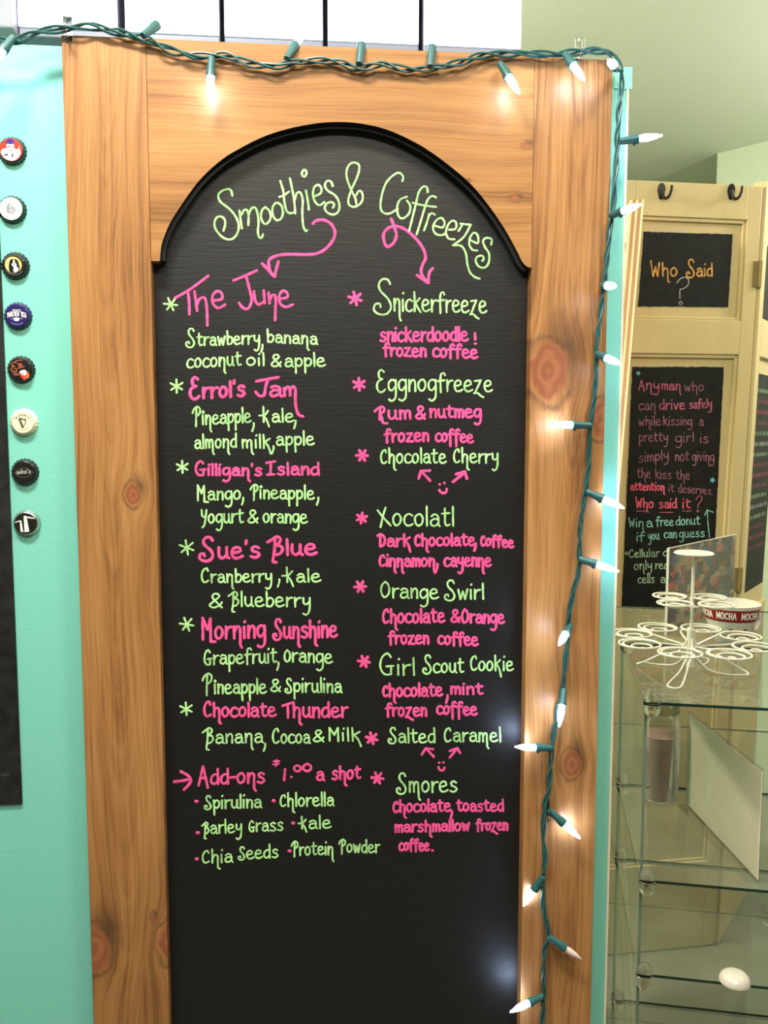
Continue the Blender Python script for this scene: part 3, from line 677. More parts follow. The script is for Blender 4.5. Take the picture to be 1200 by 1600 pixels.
# 2 white with a line-drawn monogram
r2, f2, c2 = cap_base('bottle_cap', 17, 326, K['dark'], K['white'], 'white bottle cap with a small black monogram, second from the top')
t = MB()
for s_ in ['-22,-34 -4,-42 8,-24', '-24,-36 -22,22', '-34,-16 -32,22', '-34,-16 26,-14 36,-4 22,6', '-30,2 18,2', '22,6 38,16 20,24 -30,22', '-26,34 0,40 20,36', '-26,22 -26,34']:
    ribbon(t, [tuple(float(z) for z in a_.split(',')) for a_ in s_.split()], 5, mpc, step=5)
t.build('printed_monogram', K['black'], f2)
t = MB()
ribbon(t, [(78*math.cos(a_/10), 78*math.sin(a_/10)) for a_ in range(2, 30)], 2.5, mpc, step=6)
ribbon(t, [(78*math.cos(a_/10), 78*math.sin(a_/10)) for a_ in range(34, 60)], 2.5, mpc, step=6)
t.build('printed_ring', K['grey'], f2)
# 3 black with gold disc and the white dog
r3, f3, c3 = cap_base('bottle_cap', 22, 414, K['black'], K['black'], 'black bottle cap with a white dog on a gold disc')
decal(ell(-6, 0, 74, 74), f3, K['gold'])
decal([(-34, -40), (-20, -50), (10, -52), (34, -40), (44, -8), (50, 30), (36, 60), (-4, 72), (-40, 60), (-46, 10)], f3, K['black'], 0.0001)
decal([(-8, -44), (6, -46), (10, -22), (24, -4), (20, 14), (40, 28), (30, 56), (0, 66), (-8, 40), (-2, 26), (-14, 10), (-22, -6), (-8, -20)], f3, K['white'], 0.00014)
decal(ell(2, -8, 8, 5, 10), f3, K['black'], 0.00018); decal(ell(24, -30, 7, 6, 10), f3, K['olive'], 0.00018)
t = MB()
for k_ in range(13):
    a_ = math.radians(205+k_*10.5); ribbon(t, [(86*math.cos(a_), 86*math.sin(a_)), (93*math.cos(a_+.05), 93*math.sin(a_+.05))], 5, mpc, step=5)
for k_ in range(11):
    a_ = math.radians(40+k_*10); ribbon(t, [(86*math.cos(a_), 86*math.sin(a_)), (92*math.cos(a_+.04), 92*math.sin(a_+.04))], 4, mpc, step=5)
t.build('printed_lettering', K['grey'], f3)
# 4 navy
r4, f4, c4 = cap_base('bottle_cap', 26, 493, K['navy'], K['navy'], 'navy blue bottle cap with bold white arched lettering')
t = MB()
caps_text(t, 'TWISTED TEA', -84, 84, 9, 36, 6.2, mpc, warp=lambda x, y: (x, y+(x/82)**2*14-4), step=5)
ribbon(t, [(-82, -20), (-40, -34), (0, -38), (40, -34), (82, -22)], 3, mpc, step=6)
ribbon(t, [(-50, 34), (-20, 22), (0, 20), (20, 22), (50, 30)], 3, mpc, step=6)
for i_ in range(9):
    x_ = -34+i_*8.5
    ribbon(t, [(x_, -46), (x_+3, -52)], 5, mpc, step=4)
t.build('printed_lettering', K['white'], f4)
decal(ell(-2, 36, 26, 15), f4, K['white'])
t = MB()
for i_ in range(12):
    a_ = math.radians(125-i_*6.4); ribbon(t, [(88*math.cos(a_), 84*math.sin(a_)), (80*math.cos(a_), 76*math.sin(a_))], 4, mpc, step=4)
t.build('printed_small_lettering', enam('enamel_lilac', rgb(150, 145, 205)), f4)
# 5 black with rust script and a red-orange shape
r5, f5, c5 = cap_base('bottle_cap', 31, 577, K['black'], K['black'], 'black bottle cap with rust lettering and a red and orange figure')
t = MB()
for s_ in ['-30,-62 -64,-56 -72,-38 -44,-28', '-44,-28 -70,-14 -74,8 -50,24 -26,12 -30,-8 -48,-4', '-20,-44 -4,-52 -6,-8 4,-20', '8,-52 2,-10', '0,-40 16,-44', '22,-44 16,-16 38,-26', '-40,-70 0,-84 24,-80']:
    ribbon(t, [tuple(float(z) for z in a_.split(',')) for a_ in s_.split()], 10, mpc, step=5)
t.build('printed_script', K['rust'], f5)
decal([(-66, 30), (-10, 34), (-6, 58), (-50, 60)], f5, enam('enamel_brown', rgb(128, 74, 58)), smoothit=False)
decal([(-2, 22), (30, 8), (70, 24), (84, 60), (60, 84), (20, 72), (2, 50)], f5, K['orange'])
decal([(2, 18), (30, 6), (56, 12), (52, 50), (20, 56), (4, 40)], f5, K['white'], 0.00012)
decal([(6, 40), (20, 44), (44, 66), (50, 92), (36, 98), (8, 68)], f5, K['bred'], 0.00015)
decal(ell(20, 48, 13, 15, 12), f5, K['bred'], 0.00018); decal(ell(22, 48, 6, 8, 10), f5, K['white'], 0.00021)
# 6 cream with harp
r6, f6, c6 = cap_base('bottle_cap', 35.5, 660, K['cream'], K['cream'], 'cream bottle cap with a dark harp under arched lettering')
t = MB()
def arcw(x, y):
    a_ = math.radians(-90+x); r_ = 62-y; return (r_*math.cos(a_), r_*math.sin(a_))
caps_text(t, 'GUINNESS', -62, 62, 0, 17, 3.6, mpc, warp=arcw, step=4)
ribbon(t, [(96*math.cos(i_*.1), 96*math.sin(i_*.1)) for i_ in range(0, 64)], 2.2, mpc, step=6)
for i_ in range(11):
    a_ = math.radians(130-i_*8); ribbon(t, [(66*math.cos(a_), 66*math.sin(a_)), (72*math.cos(a_-.05), 72*math.sin(a_-.05))], 3, mpc, step=4)
t.build('printed_lettering', K['olive'], f6)
decal([(-38, -32), (-24, -44), (-8, -42), (6, -30), (24, -34), (30, -42), (32, -18), (28, 4), (14, 34), (4, 54), (-10, 52), (-22, 20)], f6, K['olive'], smoothit=False)
decal([(-16, -28), (4, -18), (20, -18), (22, 0), (8, 32), (2, 20)], f6, K['cream'], 0.00013, smoothit=False)
# 7 black with a pale pointed oval
r7, f7, c7 = cap_base('bottle_cap', 37, 738, K['black'], K['black'], 'black bottle cap with grey lettering inside a pointed oval')
t = MB()
ribbon(t, [(-78, 8), (-40, -30), (0, -38), (40, -30), (82, 2)], 7, mpc, step=6)
ribbon(t, [(-78, 8), (-40, 40), (0, 46), (40, 38), (82, 2)], 7, mpc, step=6)
t.build('printed_oval', K['silver'], f7)
t = MB()
word(t, "mike's", -58, 62, 16, 6, 22, 8, mpc, step=5, jit=0)
t.build('printed_lettering', K['grey'], f7)
# 8 black with lighthouses
r8, f8, c8 = cap_base('bottle_cap', 40, 818, K['silver'], K['black'], 'silver-rimmed black bottle cap with two white towers, lowest of the column')
decal([(-14, -72), (10, -72), (12, -44), (18, -40), (16, -30), (32, 76), (-12, 82), (-14, -30), (-18, -40), (-14, -44)], f8, K['white'], smoothit=False)
decal([(-52, -30), (-38, -30), (-22, 82), (-48, 74)], f8, K['white'], smoothit=False)
decal([(-96, -16), (-46, -32), (-42, -22), (-92, -10)], f8, K['white'], 0.00012, smoothit=False)
decal([(2, -66), (36, -64), (84, -52), (80, -44), (14, -52)], f8, K['white'], 0.00012, smoothit=False)

# ------------------------------------------------------------------ string lights
sl = empty('string_lights', (0.06, -0.03, 1.98), 'green-wired string of white bulbs draped over the wood frame', 'string lights')
SO = V(sl.location)
M['cord'] = plain('green_cord', (0.016, 0.085, 0.080, 1), 0.4, var=0.1)
M['socket'] = plain('green_socket', (0.018, 0.10, 0.10, 1), 0.4, var=0.1)
M['bulb'] = emit('lit_bulb', (0.55, 0.69, 1.0, 1), 42.0)
M['bulb_off'] = plain('unlit_bulb', (0.74, 0.58, 0.56, 1), 0.2, var=0.05)
path = [(-40, 66), (0, 64), (30, 64), (60, 48), (107, 46), (140, 40), (175, 48), (228, 62), (265, 78), (300, 86), (350, 87), (390, 100), (430, 104), (460, 95), (500, 94), (535, 100), (560, 108), (600, 100), (640, 108), (680, 107), (720, 97), (760, 84), (830, 86), (900, 82), (930, 78), (955, 86), (970, 108), (971, 132), (967, 180), (964, 230), (960, 300), (955, 340), (949, 400), (943, 450), (938, 490), (932, 555), (930, 600), (924, 660), (920, 720), (914, 770), (906, 840), (904, 890), (896, 925), (889, 970), (885, 1010), (879, 1075), (870, 1120), (862, 1170), (858, 1230), (851, 1260), (849, 1300), (851, 1340), (848, 1370), (850, 1420), (857, 1462), (850, 1485), (850, 1540), (847, 1600), (845, 1680), (848, 1790), (842, 1900), (844, 2020)]
YC = FY-0.0065
base = catmull([tuple(on_y(x, y, YC)) for x, y in path], 0.004)
cords = MB()
s_ = 0; fr = []
for i, b_ in enumerate(base):
    a_ = base[max(i-1, 0)]; c_ = base[min(i+1, len(base)-1)]
    t_ = (c_-a_).normalized(); nn = V((0, -1, 0)); bb = t_.cross(nn).normalized()
    if i: s_ += (base[i]-base[i-1]).length
    fr.append((b_, nn, bb, s_))
for k_ in range(3):
    pts = []
    for (b_, nn, bb, s_) in fr:
        ph = s_*2*math.pi/0.075+k_*2*math.pi/3+0.8*math.sin(s_*23+k_)
        amp = (0.0026 if s_ < 0.75 else 0.0017)*(1+0.3*math.sin(s_*31+2*k_))
        pts.append(b_+nn*(math.cos(ph)*amp*0.8)+bb*(math.sin(ph)*amp*1.25))
    cords.tube(pts, 0.00145, 6)
cords.build('cord', M['cord'], sl, SO, smooth=True)
# (socket base px, socket end px, y-depth change over socket, lit)
SOCK = [((22, 58), (12, 70), -0.004, 1), ((223, 56), (245, 39), 0.016, 1), ((331, 90), (329, 121), -0.006, 1), ((448, 92), (462, 70), 0.012, 1), ((561, 100), (565, 70), 0.012, 1),
        ((672, 104), (675, 74), 0.012, 1), ((781, 99), (795, 121), -0.010, 1), ((882, 84), (896, 103), -0.012, 1), ((966, 108), (958, 101), -0.024, 1), ((968, 221), (996, 217), -0.004, 1),
        ((954, 337), (970, 331), -0.016, 1), ((940, 446), (950, 446.5), -0.022, 1), ((933, 553), (947, 559), -0.018, 1), ((922, 665), (892, 664), -0.010, 1), ((916, 768), (941, 779), -0.006, 1),
        ((905, 873), (930, 881), -0.008, 1), ((891, 978), (884, 990), -0.016, 1), ((881, 1077), (878, 1101), -0.012, 1), ((862, 1169), (835, 1168), -0.006, 1), ((858, 1266), (881, 1287), -0.004, 1),
        ((848, 1370), (836, 1388), 0.004, 1), ((857, 1464), (882, 1481), -0.002, 0), ((848, 1556), (828, 1566), -0.006, 1)]
for (a2, b2, dy, lit) in SOCK:
    a_ = on_y(a2[0], a2[1], YC-0.003); b_ = on_y(b2[0], b2[1], YC-0.003+dy)
    d = (b_-a_).normalized(); Ls = 0.0235; b_ = a_+d*max((b_-a_).length, Ls*0.95)
    Ls = (b_-a_).length
    so = MB().lathe([(0.0001, 0), (0.0036, 0.0), (0.0040, 0.002), (0.0046, Ls*0.6), (0.0056, Ls*0.80), (0.0056, Ls), (0.0034, Ls), (0.0030, Ls*0.9)], a_, d, 16)
    so.box(tuple(a_+d*Ls*0.78-V((.0012, .0012, .007))), tuple(a_+d*Ls*0.78+V((.0012, .0012, -.004))))
    sobj = so.build('socket', M['socket'], sl, SO, smooth=True)
    bl = MB().lathe([(0.0001, -0.001), (0.0034, 0), (0.0040, 0.004), (0.0044, 0.009), (0.0036, 0.016), (0.0022, 0.022), (0.0008, 0.0275), (0.0001, 0.028)], b_, d, 14)
    bo = bl.build('bulb', M['bulb'] if lit else M['bulb_off'], sobj, SO, smooth=True)
    if not lit: bo['label'] = 'unlit pinkish bulb'
# clear plastic hooks that carry the cord
M['plastic'] = clear('clear_plastic', (0.96, 0.97, 0.98, 1), 0.06)
for (px, py, lb_) in [(107, 40, 'clear plastic hook at the top left corner of the frame'), (904, 72, 'clear plastic hook at the top right corner of the frame'), (853, 1257, 'clear plastic hook low on the right frame board')]:
    c = on_y(px, py, FY)
    hk = MB()
    zt = 0.010 if py < 200 else 0.0
    hk.obox(c+V((0, -0.0012, -0.004)), V((1, 0, 0)), V((0, 1, 0)), V((0, 0, 1)), 0.009, 0.002, 0.026, bev=0.0009)
    hk.tube(catmull([(c.x, c.y-.002, c.z-.014), (c.x, c.y-.010, c.z-.017), (c.x, c.y-.0165, c.z-.010), (c.x, c.y-.0165, c.z+.002)], 0.002), 0.0016, 8)
    tag(hk.build('cord_hook', M['plastic'], None, c, smooth=True), lb_, 'hook', 'clear cord hooks')

# ------------------------------------------------------------------ lit white sign boxes behind the partition
M['lit'] = emit('lit_sign_face', (0.97, 0.98, 1.0, 1), 2.2)
M['housing'] = plain('grey_housing', (0.33, 0.31, 0.38, 1), 0.5, var=0.04)
M['casing'] = plain('pale_casing', (0.20, 0.19, 0.26, 1), 0.4, var=0.03)
M['housing_d'] = plain('dark_housing', (0.05, 0.055, 0.09, 1), 0.5, var=0.04)
edges = [(28, 184), (195, 343), (350, 505), (512, 655), (662, 815)]
LBZ = 2.143; LBY = 0.30
names = ['leftmost of the five', 'second from the left of the five', 'middle of the five', 'second from the right of the five', 'rightmost of the five']
for (xa, xb_), nm in zip(edges, names):
    x0 = on_y(xa, 50, LBY).x; x1 = on_y(xb_, 50, LBY).x
    r_ = empty('sign_box', ((x0+x1)/2, LBY, LBZ), 'white glowing sign box above the chalkboard frame, '+nm, 'sign box', 'lit sign boxes above the frame')
    O = V(r_.location)
    MB().box((x0, LBY+.0045, LBZ-.012), (x1, LBY+.06, LBZ+.42), bev=.002).build('casing', M['casing'], r_, O)
    MB().box((x0+.001, LBY, LBZ+.001), (x1-.001, LBY+.0045, LBZ+.419)).build('lit_face', M['lit'], r_, O)
x0 = on_y(-60, 50, LBY).x; x1 = on_y(815, 50, LBY).x
rl = empty('sign_rail', ((x0+x1)/2, LBY+.1, LBZ), 'grey rail carrying the row of white sign boxes', 'rail')
O = V(rl.location)
MB().box((x0, LBY+.061, LBZ-.004), (x1-.004, LBY+.10, LBZ+.42), bev=.003).build('back_rail', M['housing_d'], rl, O)
for xx in (x0+.06, x1-.08):
    MB().box((xx, LBY+.065, LBZ+.42), (xx+.03, LBY+.095, ZC)).build('ceiling_post', M['housing'], rl, O)
MB().prism([(x0+.001, LBY+.062, LBZ-.06), (on_y(95, 50, LBY+.06).x, LBY+.062, LBZ-.06), (on_y(95, 50, LBY+.06).x, LBY+.10, LBZ-.004), (x0+.001, LBY+.10, LBZ-.004)], V((0, .004, 0))).build('lower_flange', plain('flange_grey', (0.36, 0.42, 0.50, 1), 0.5), rl, O)
xp0 = on_y(-40, 40, LBY).x; xp1 = on_y(28, 40, LBY).x
ec = MB().box((xp0, LBY-.02, LBZ-.012), (xp1-.002, LBY+.058, ZC), bev=.003).build('end_post', M['housing'], None, V(((xp0+xp1)/2, LBY, LBZ)))
tag(ec, 'grey post at the top left corner, beside the leftmost white sign box', 'post')

# ------------------------------------------------------------------ cream folding doors behind
an = math.radians(9)
E1 = (RT*math.cos(an)+FH*math.sin(an)).normalized(); NB = V((-E1.y, E1.x, 0))
dl = math.radians(-2.6)
E2 = V((0, 0, 1))*math.cos(dl)+NB*math.sin(dl)
NN = E1.cross(E2)            # points away from the camera? fixed below
if NN.y < 0: NN = -NN
D0 = CAM+ray(1080, 600)*2.35
def leaf_uv(px, py):
    r_ = on_plane(px, py, D0, NN)-D0; return r_.dot(E1), r_.dot(E2)
def lpt(u, v, w_=0): return D0+E1*u+E2*v+NN*w_
vfloor = (0.0-D0.z)/E2.z
uL = leaf_uv(975, 285)[0]-0.01
uR = (leaf_uv(1190, 300)[0]+leaf_uv(1168, 700)[0])/2
vT = leaf_uv(1090, 286)[1]
TH = 0.035
base_pt = lpt((uL+uR)/2, vfloor+0.03); base_pt.z = 0
leaf = empty('panel_door', base_pt, 'cream panelled door leaf with two black chalk panels and two hooks on top', 'door')
LO = V(leaf.location)
def lbox(mb, u0, u1, v0, v1, w0, w1, bev=0.0, mi=0):
    return mb.obox(lpt((u0+u1)/2, (v0+v1)/2, (w0+w1)/2), E1, NN, E2, abs(u1-u0), abs(w1-w0), abs(v1-v0), mi, bev)
sbt = leaf_uv(1080, 340)[1]; sbb = leaf_uv(1070, 499)[1]; lpt_ = leaf_uv(1060, 553)[1]
ui = leaf_uv(1170, 360)[0]-0.006; uil = uL+0.045
vb = vfloor+0.28
lbox(MB(), uL, uR, vfloor+.005, vT, 0.012, TH).build('core_panel', M['cream'], leaf, LO)
lbox(MB(), uL, uil, vfloor+.005, vT, 0, 0.012, .002).build('door_stile', M['cream'], leaf, LO)
lbox(MB(), ui, uR, vfloor+.005, vT, 0, 0.012, .002).build('door_stile', M['cream'], leaf, LO)
for (a_, b_) in ((sbt, vT), (lpt_, sbb), (vfloor+.005, vb)):
    lbox(MB(), uil, ui, a_, b_, 0, 0.012, .002).build('rail', M['cream'], leaf, LO)
mo = MB()
for (a_, b_) in ((sbb, sbt), (vb, lpt_)):
    for k_ in (0.006,):
        lbox(mo, uil, ui, b_-.010, b_, 0.004, 0.012, .002); lbox(mo, uil, ui, a_, a_+.008, 0.005, 0.012, .002)
        lbox(mo, ui-.010, ui, a_, b_, 0.004, 0.012, .002); lbox(mo, uil, uil+.008, a_, b_, 0.005, 0.012, .002)
mo.build('panel_moulding', M['cream'], leaf, LO)
def rough_rect(corners, w0, w1, amp=0.0018):
    out_ = []
    for i in range(4):
        a_ = V(corners[i]+(0,)); b_ = V(corners[(i+1) % 4]+(0,)); k_ = max(2, int((b_-a_).length/0.008))
        for j in range(k_):
            q = a_.lerp(b_, j/k_); out_.append(lpt(q.x+random.uniform(-amp, amp)*.5, q.y+random.uniform(-amp, amp)*.5, w0))
    return MB().prism(out_, NN*(w1-w0))
M['dboard'] = plain('door_chalk_paint', (0.008, 0.008, 0.007, 1), 0.6, var=0.4, scale=40, spec=0.2)
sb = rough_rect([leaf_uv(1009, 361), leaf_uv(1148, 365), leaf_uv(1141, 479), leaf_uv(1000, 478)], 0.010, 0.0125).build('chalk_panel', M['dboard'], leaf, LO)
lbq = [leaf_uv(991, 573), leaf_uv(1134, 573), leaf_uv(1115, 952), leaf_uv(974, 950)]
lbd = rough_rect(lbq, 0.010, 0.0125).build('chalk_panel', M['dboard'], leaf, LO)
def mp_leaf(x, y, h):
    u, v = leaf_uv(x, y)
    # pen marks sit on the chalk panels, 10 mm behind the leaf's front plane
    return lpt(u, v, 0.010-h)
mk = lambda nm, c: chalk(nm, c, 0.5)
CK = dict(o=mk('orange_chalk', rgb(214, 158, 88)), w=mk('white_chalk', rgb(185, 185, 178)), p=mk('dusty_pink_chalk', rgb(182, 92, 118)), P=mk('rose_chalk', rgb(226, 92, 118)),
          m=mk('mauve_chalk', rgb(150, 96, 112)), t=mk('aqua_chalk', rgb(140, 196, 180)), g=mk('pale_green_chalk', rgb(165, 190, 155)))
def dline(words, ck, par, sc, ox, oy, pen):
    t = MB()
    for (tx, a_, b_, y0, y1, xh, *cp) in words:
        word(t, tx, ox+a_/sc, ox+b_/sc, oy+y0/sc, oy+y1/sc, xh/sc, pen, mp_leaf, cap=cp[0]/sc if cp else None, step=1.6)
    t.build('lettering', CK[ck], par, LO)
dline([('Wħo', 238, 400, 724, 722, 52, 98), ('Said', 462, 622, 725, 722, 50, 105)], 'o', sb, 4, 960, 250, 2.6)
t = MB(); trace(t, 4, 960, 250, '402,765 420,742 450,730 474,745 470,780 440,803 421,808 421,865|425,882 413,892 425,902 437,892 425,882', 1.5, mp_leaf, 1.6); t.build('question_mark', CK['w'], sb, LO)
D = (lbd, 4.325, 960, 570)
dline([('Aŋy', 175, 310, 165, 168, 42, 62), ('maŋ', 332, 460, 168, 170, 40)], 'p', *D, 1.9)
dline([('wħo', 488, 612, 178, 176, 40)], 'm', *D, 1.5)
dline([('caŋ', 178, 290, 305, 303, 42)], 'm', *D, 1.6); dline([('drive', 318, 490, 303, 300, 42), ('safely', 520, 668, 296, 290, 38)], 'p', *D, 2.0)
dline([('wħile', 175, 325, 412, 410, 40), ('kissing', 345, 535, 410, 408, 38), ('a', 588, 615, 412, 412, 42)], 'm', *D, 1.6)
dline([('pretty', 178, 370, 520, 520, 42), ('girl', 428, 545, 525, 522, 42), ('is', 595, 645, 530, 528, 42)], 'm', *D, 1.6)
dline([('simply', 175, 375, 662, 640, 42), ('not', 425, 515, 652, 650, 42), ('giviŋg', 540, 685, 650, 652, 40)], 'm', *D, 1.6)
dline([('tħe', 165, 255, 765, 768, 42), ('kiss', 290, 395, 772, 774, 40), ('tħe', 430, 520, 777, 777, 40)], 'm', *D, 1.5)
dline([('attentioŋ', 120, 350, 850, 852, 34)], 'P', *D, 2.2); dline([('it', 380, 415, 862, 862, 34), ('deserves.', 445, 675, 865, 880, 36)], 'm', *D, 1.5)
dline([('Wħo', 155, 272, 968, 970, 40, 72), ('said', 315, 430, 972, 970, 40), ('it', 475, 525, 972, 970, 40)], 'P', *D, 2.2)
t = MB(); trace(t, 4.325, 960, 570, '565,915 580,892 602,892 600,920 580,945 578,968|575,985 568,992 575,999 582,992 575,985|160,993 230,991|318,1001 405,1001|472,993 530,990', 1.4, mp_leaf, 1.6); t.build('lettering', CK['p'], lbd, LO)
dline([('Wiŋ', 108, 210, 1098, 1100, 38, 60), ('a', 230, 270, 1100, 1100, 40), ('free', 292, 410, 1092, 1090, 38), ('donut', 430, 590, 1088, 1082, 38)], 't', *D, 1.7)
dline([('if', 163, 215, 1195, 1195, 38), ('you', 240, 315, 1187, 1185, 38), ('can', 348, 430, 1175, 1173, 38), ('guess', 452, 620, 1172, 1165, 36)], 't', *D, 1.7)
t = MB(); trace(t, 4.325, 960, 570, '655,1170 645,1080 640,985|622,1020 640,983|640,985 680,1000', 1.5, mp_leaf, 1.6); t.build('arrow', CK['t'], lbd, LO)
for (fx, fy, fr_) in ((172, 57, 10), (675, 782, 14)):
    t = MB()
    for k_ in range(5):
        a_ = k_*2*math.pi/5
        trace(t, 4.325, 960, 570, '%f,%f %f,%f' % (fx, fy, fx+fr_*math.cos(a_), fy+fr_*math.sin(a_)), 2.4, mp_leaf, 1.6)
    t.build('flower', mk('teal_chalk', rgb(110, 175, 185)), lbd, LO)
t = MB(); star(t, 981, 866, 3.2, 1.2, mp_leaf); t.build('asterisk', CK['g'], lbd, LO)
dline([('Cellular', 112, 315, 1307, 1300, 34, 55), ('d', 342, 385, 1298, 1296, 36)], 'g', *D, 1.6)
dline([('oŋly', 145, 262, 1390, 1385, 38), ('rea', 290, 375, 1385, 1385, 36)], 'g', *D, 1.6)
dline([('cells', 170, 280, 1480, 1478, 36), ('a', 325, 357, 1478, 1478, 38)], 'g', *D, 1.6)
# coat hooks
M['iron'] = plain('black_iron', (0.012, 0.011, 0.010, 1), 0.35, 0.6, 0.1)
for (px, py, lb_) in ((1033, 299, 'black coat hook at the left of the cream door top'), (1142, 300, 'black coat hook at the right of the cream door top')):
    u, v = leaf_uv(px, py)
    r_ = empty('coat_hook', lpt(u, v, 0), lb_, 'hook', 'black coat hooks on the cream door')
    O = V(r_.location)
    pl = [lpt(u+0.0105*math.cos(a_*math.pi/12)*(1.0 if math.sin(a_*math.pi/12) > 0 else 0.8), v+0.021*math.sin(a_*math.pi/12), -0.004) for a_ in range(24)]
    MB().prism(pl, NN*0.0045).build('back_plate', M['iron'], r_, O)
    hp = catmull([tuple(lpt(u, v+.004, -.004)), tuple(lpt(u+.002, v-.013, -.008)), tuple(lpt(u+.006, v-.021, -.014)), tuple(lpt(u+.012, v-.017, -.020)), tuple(lpt(u+.0165, v-.004, -.023)), tuple(lpt(u+.017, v+.011, -.025))], 0.003)
    MB().tube(hp, [0.0045-0.0012*i/len(hp) for i in range(len(hp))], 8).build('hook_arm', M['iron'], r_, O, smooth=True)
# second leaf, folding away to the right
ang2 = math.radians(35.6)
E1b = (FH*math.cos(ang2)+RT*math.sin(ang2)).normalized(); N2 = V((-E1b.y, E1b.x, 0))
if N2.y < 0: N2 = -N2
H0 = lpt(uR+0.012, 0, 0); H0b = V((H0.x, H0.y, 0))
lo2 = empty('panel_door', H0b+E1b*0.15, 'cream door leaf folded back at the right picture edge, with scribbled black panels', 'door')
L2 = V(lo2.location)
EU = E2
def l2pt(u, v, w_=0): return D0+E1*(uR+0.012)+EU*v+E1b*u+N2*w_
def l2box(u0, u1, v0, v1, w0, w1, bev=0.0):
    return MB().obox(l2pt((u0+u1)/2, (v0+v1)/2, (w0+w1)/2), E1b, N2, EU, abs(u1-u0), abs(w1-w0), abs(v1-v0), 0, bev)
l2box(0, .34, vfloor+.005, vT+.015, .012, .035).build('core_panel', M['cream'], lo2, L2)
l2box(0, .045, vfloor+.005, vT+.015, 0, .012, .002).build('door_stile', M['cream'], lo2, L2)
for (a_, b_) in ((sbt, vT+.015), (lpt_, sbb), (vfloor+.005, leaf_uv(1150, 965)[1])):
    l2box(.045, .34, a_, b_, 0, .012, .002).build('rail', M['cream'], lo2, L2)
c1_ = l2box(.062, .33, leaf_uv(1160, 490)[1], leaf_uv(1160, 372)[1], .0105, .0125).build('chalk_panel', M['dboard'], lo2, L2)
c2_ = l2box(.062, .33, leaf_uv(1160, 935)[1], leaf_uv(1160, 580)[1], .0105, .0125).build('chalk_panel', M['dboard'], lo2, L2)
vv = leaf_uv(1160, 610)[1]
for i in range(16):
    t = MB(); v0 = vv-i*0.031
    if v0 < leaf_uv(1160, 930)[1]+.01: break
    def mp2(x, y, h, v0=v0): return l2pt(.075+x*.001, v0-y*.001, .0105-h)
    u_ = 0
    while u_ < 220:
        ribbon(t, [(u_, 0), (u_+4, -12), (u_+8, 0), (u_+12, -10), (u_+17, 1)], 2.0, mp2, step=3); u_ += random.choice((20, 24, 32))
    t.build('lettering', CK[('g', 'm', 'p', 'm', 'g', 'w')[i % 6]], c2_, L2)
M['brass'] = plain('painted_hinge', (0.30, 0.22, 0.09, 1), 0.4, 0.5, 0.1)
for py, lb_ in ((428, 'upper brass hinge between the two cream door leaves'), (905, 'lower brass hinge between the two cream door leaves')):
    v = leaf_uv(1170, py)[1]
    hg = MB().lathe([(0.0001, -.035), (.006, -.035), (.006, .035), (.0001, .035)], lpt(uR+.006, v, -0.002), E2, 12)
    lbox(hg, uR-.014, uR+.004, v-.034, v+.034, -0.003, 0.0)
    tag(hg.build('hinge', M['brass'], None, lpt(uR+.006, v, 0)), lb_, 'hinge', 'door hinges')
# narrow leaf standing edge-on in front of the cream door
pt = CAM+ray(996, 310)*2.12; pb = CAM+ray(950, 850)*2.12
ed = (pt-pb).normalized(); k_ = pb.z/ed.z; pf = pb-ed*k_
dd = (FH*math.cos(math.radians(10.5))+RT*math.sin(math.radians(10.5))).normalized()
wd_ = dd.cross(V((0, 0, 1))).normalized()
ez = ed
plk = empty('leaning_board', (pf.x, pf.y, 0), 'narrow striped wood board seen edge-on, leaning between turquoise wall and cream door', 'board')
O = V(plk.location)
Hh = (pt-pf).length
M['ply_l'] = plain('ply_light', rgb(236, 204, 166), 0.6, var=0.1, scale=30, stretch=(1, 1, .1)); M['ply_d'] = plain('ply_dark', rgb(172, 126, 86), 0.6, var=0.15, scale=30, stretch=(1, 1, .1))
for i in range(5):
    c = (pt+pf)/2+wd_*((i-2)*0.0068)
    MB().obox(c+dd*.085+V((0, 0, .004)), wd_, dd, ez, .0067, .16+(0.002 if i % 2 else 0), Hh-.012).build('veneer_layer', M['ply_l'] if i % 2 == 0 else M['ply_d'], plk, O)
c = pf+ez*(Hh*0.52)-wd_*(2.5*0.0068+.0012)+dd*.088
MB().obox(c, wd_, dd, ez, .002, .15, Hh*0.86).build('black_face', M['dboard'], plk, O)

# ------------------------------------------------------------------ glass display shelves
A0 = on_z(1010, 1097, 1.14); A0.z = 0
fx = (on_z(1200, 1107, 1.14)-on_z(1010, 1097, 1.14)); fx.z = 0; fx.normalize()
by = V((-fx.y, fx.x, 0)); DP = 0.375; WD_ = 0.76
case = empty('glass_display_shelf', A0+fx*.38+by*.375, 'clear glass cube shelving with round clear connectors, right of the wood frame', 'display shelf')
O = V(case.location)
M['glass'] = pane('shelf_glass', (0.95, 0.968, 0.95, 1), 0.9, 0.06)
M['glass_s'] = pane('side_glass', (0.95, 0.968, 0.95, 1), 0.12, 0.10)
M['gedge'] = plain('green_glass_edge', (0.010, 0.030, 0.022, 1), 0.15, var=0.1)
M['gedge_l'] = plain('pale_glass_edge', (0.20, 0.26, 0.20, 1), 0.15, var=0.1)
def cpt(u, v, z): return A0+fx*u+by*v+V((0, 0, z))
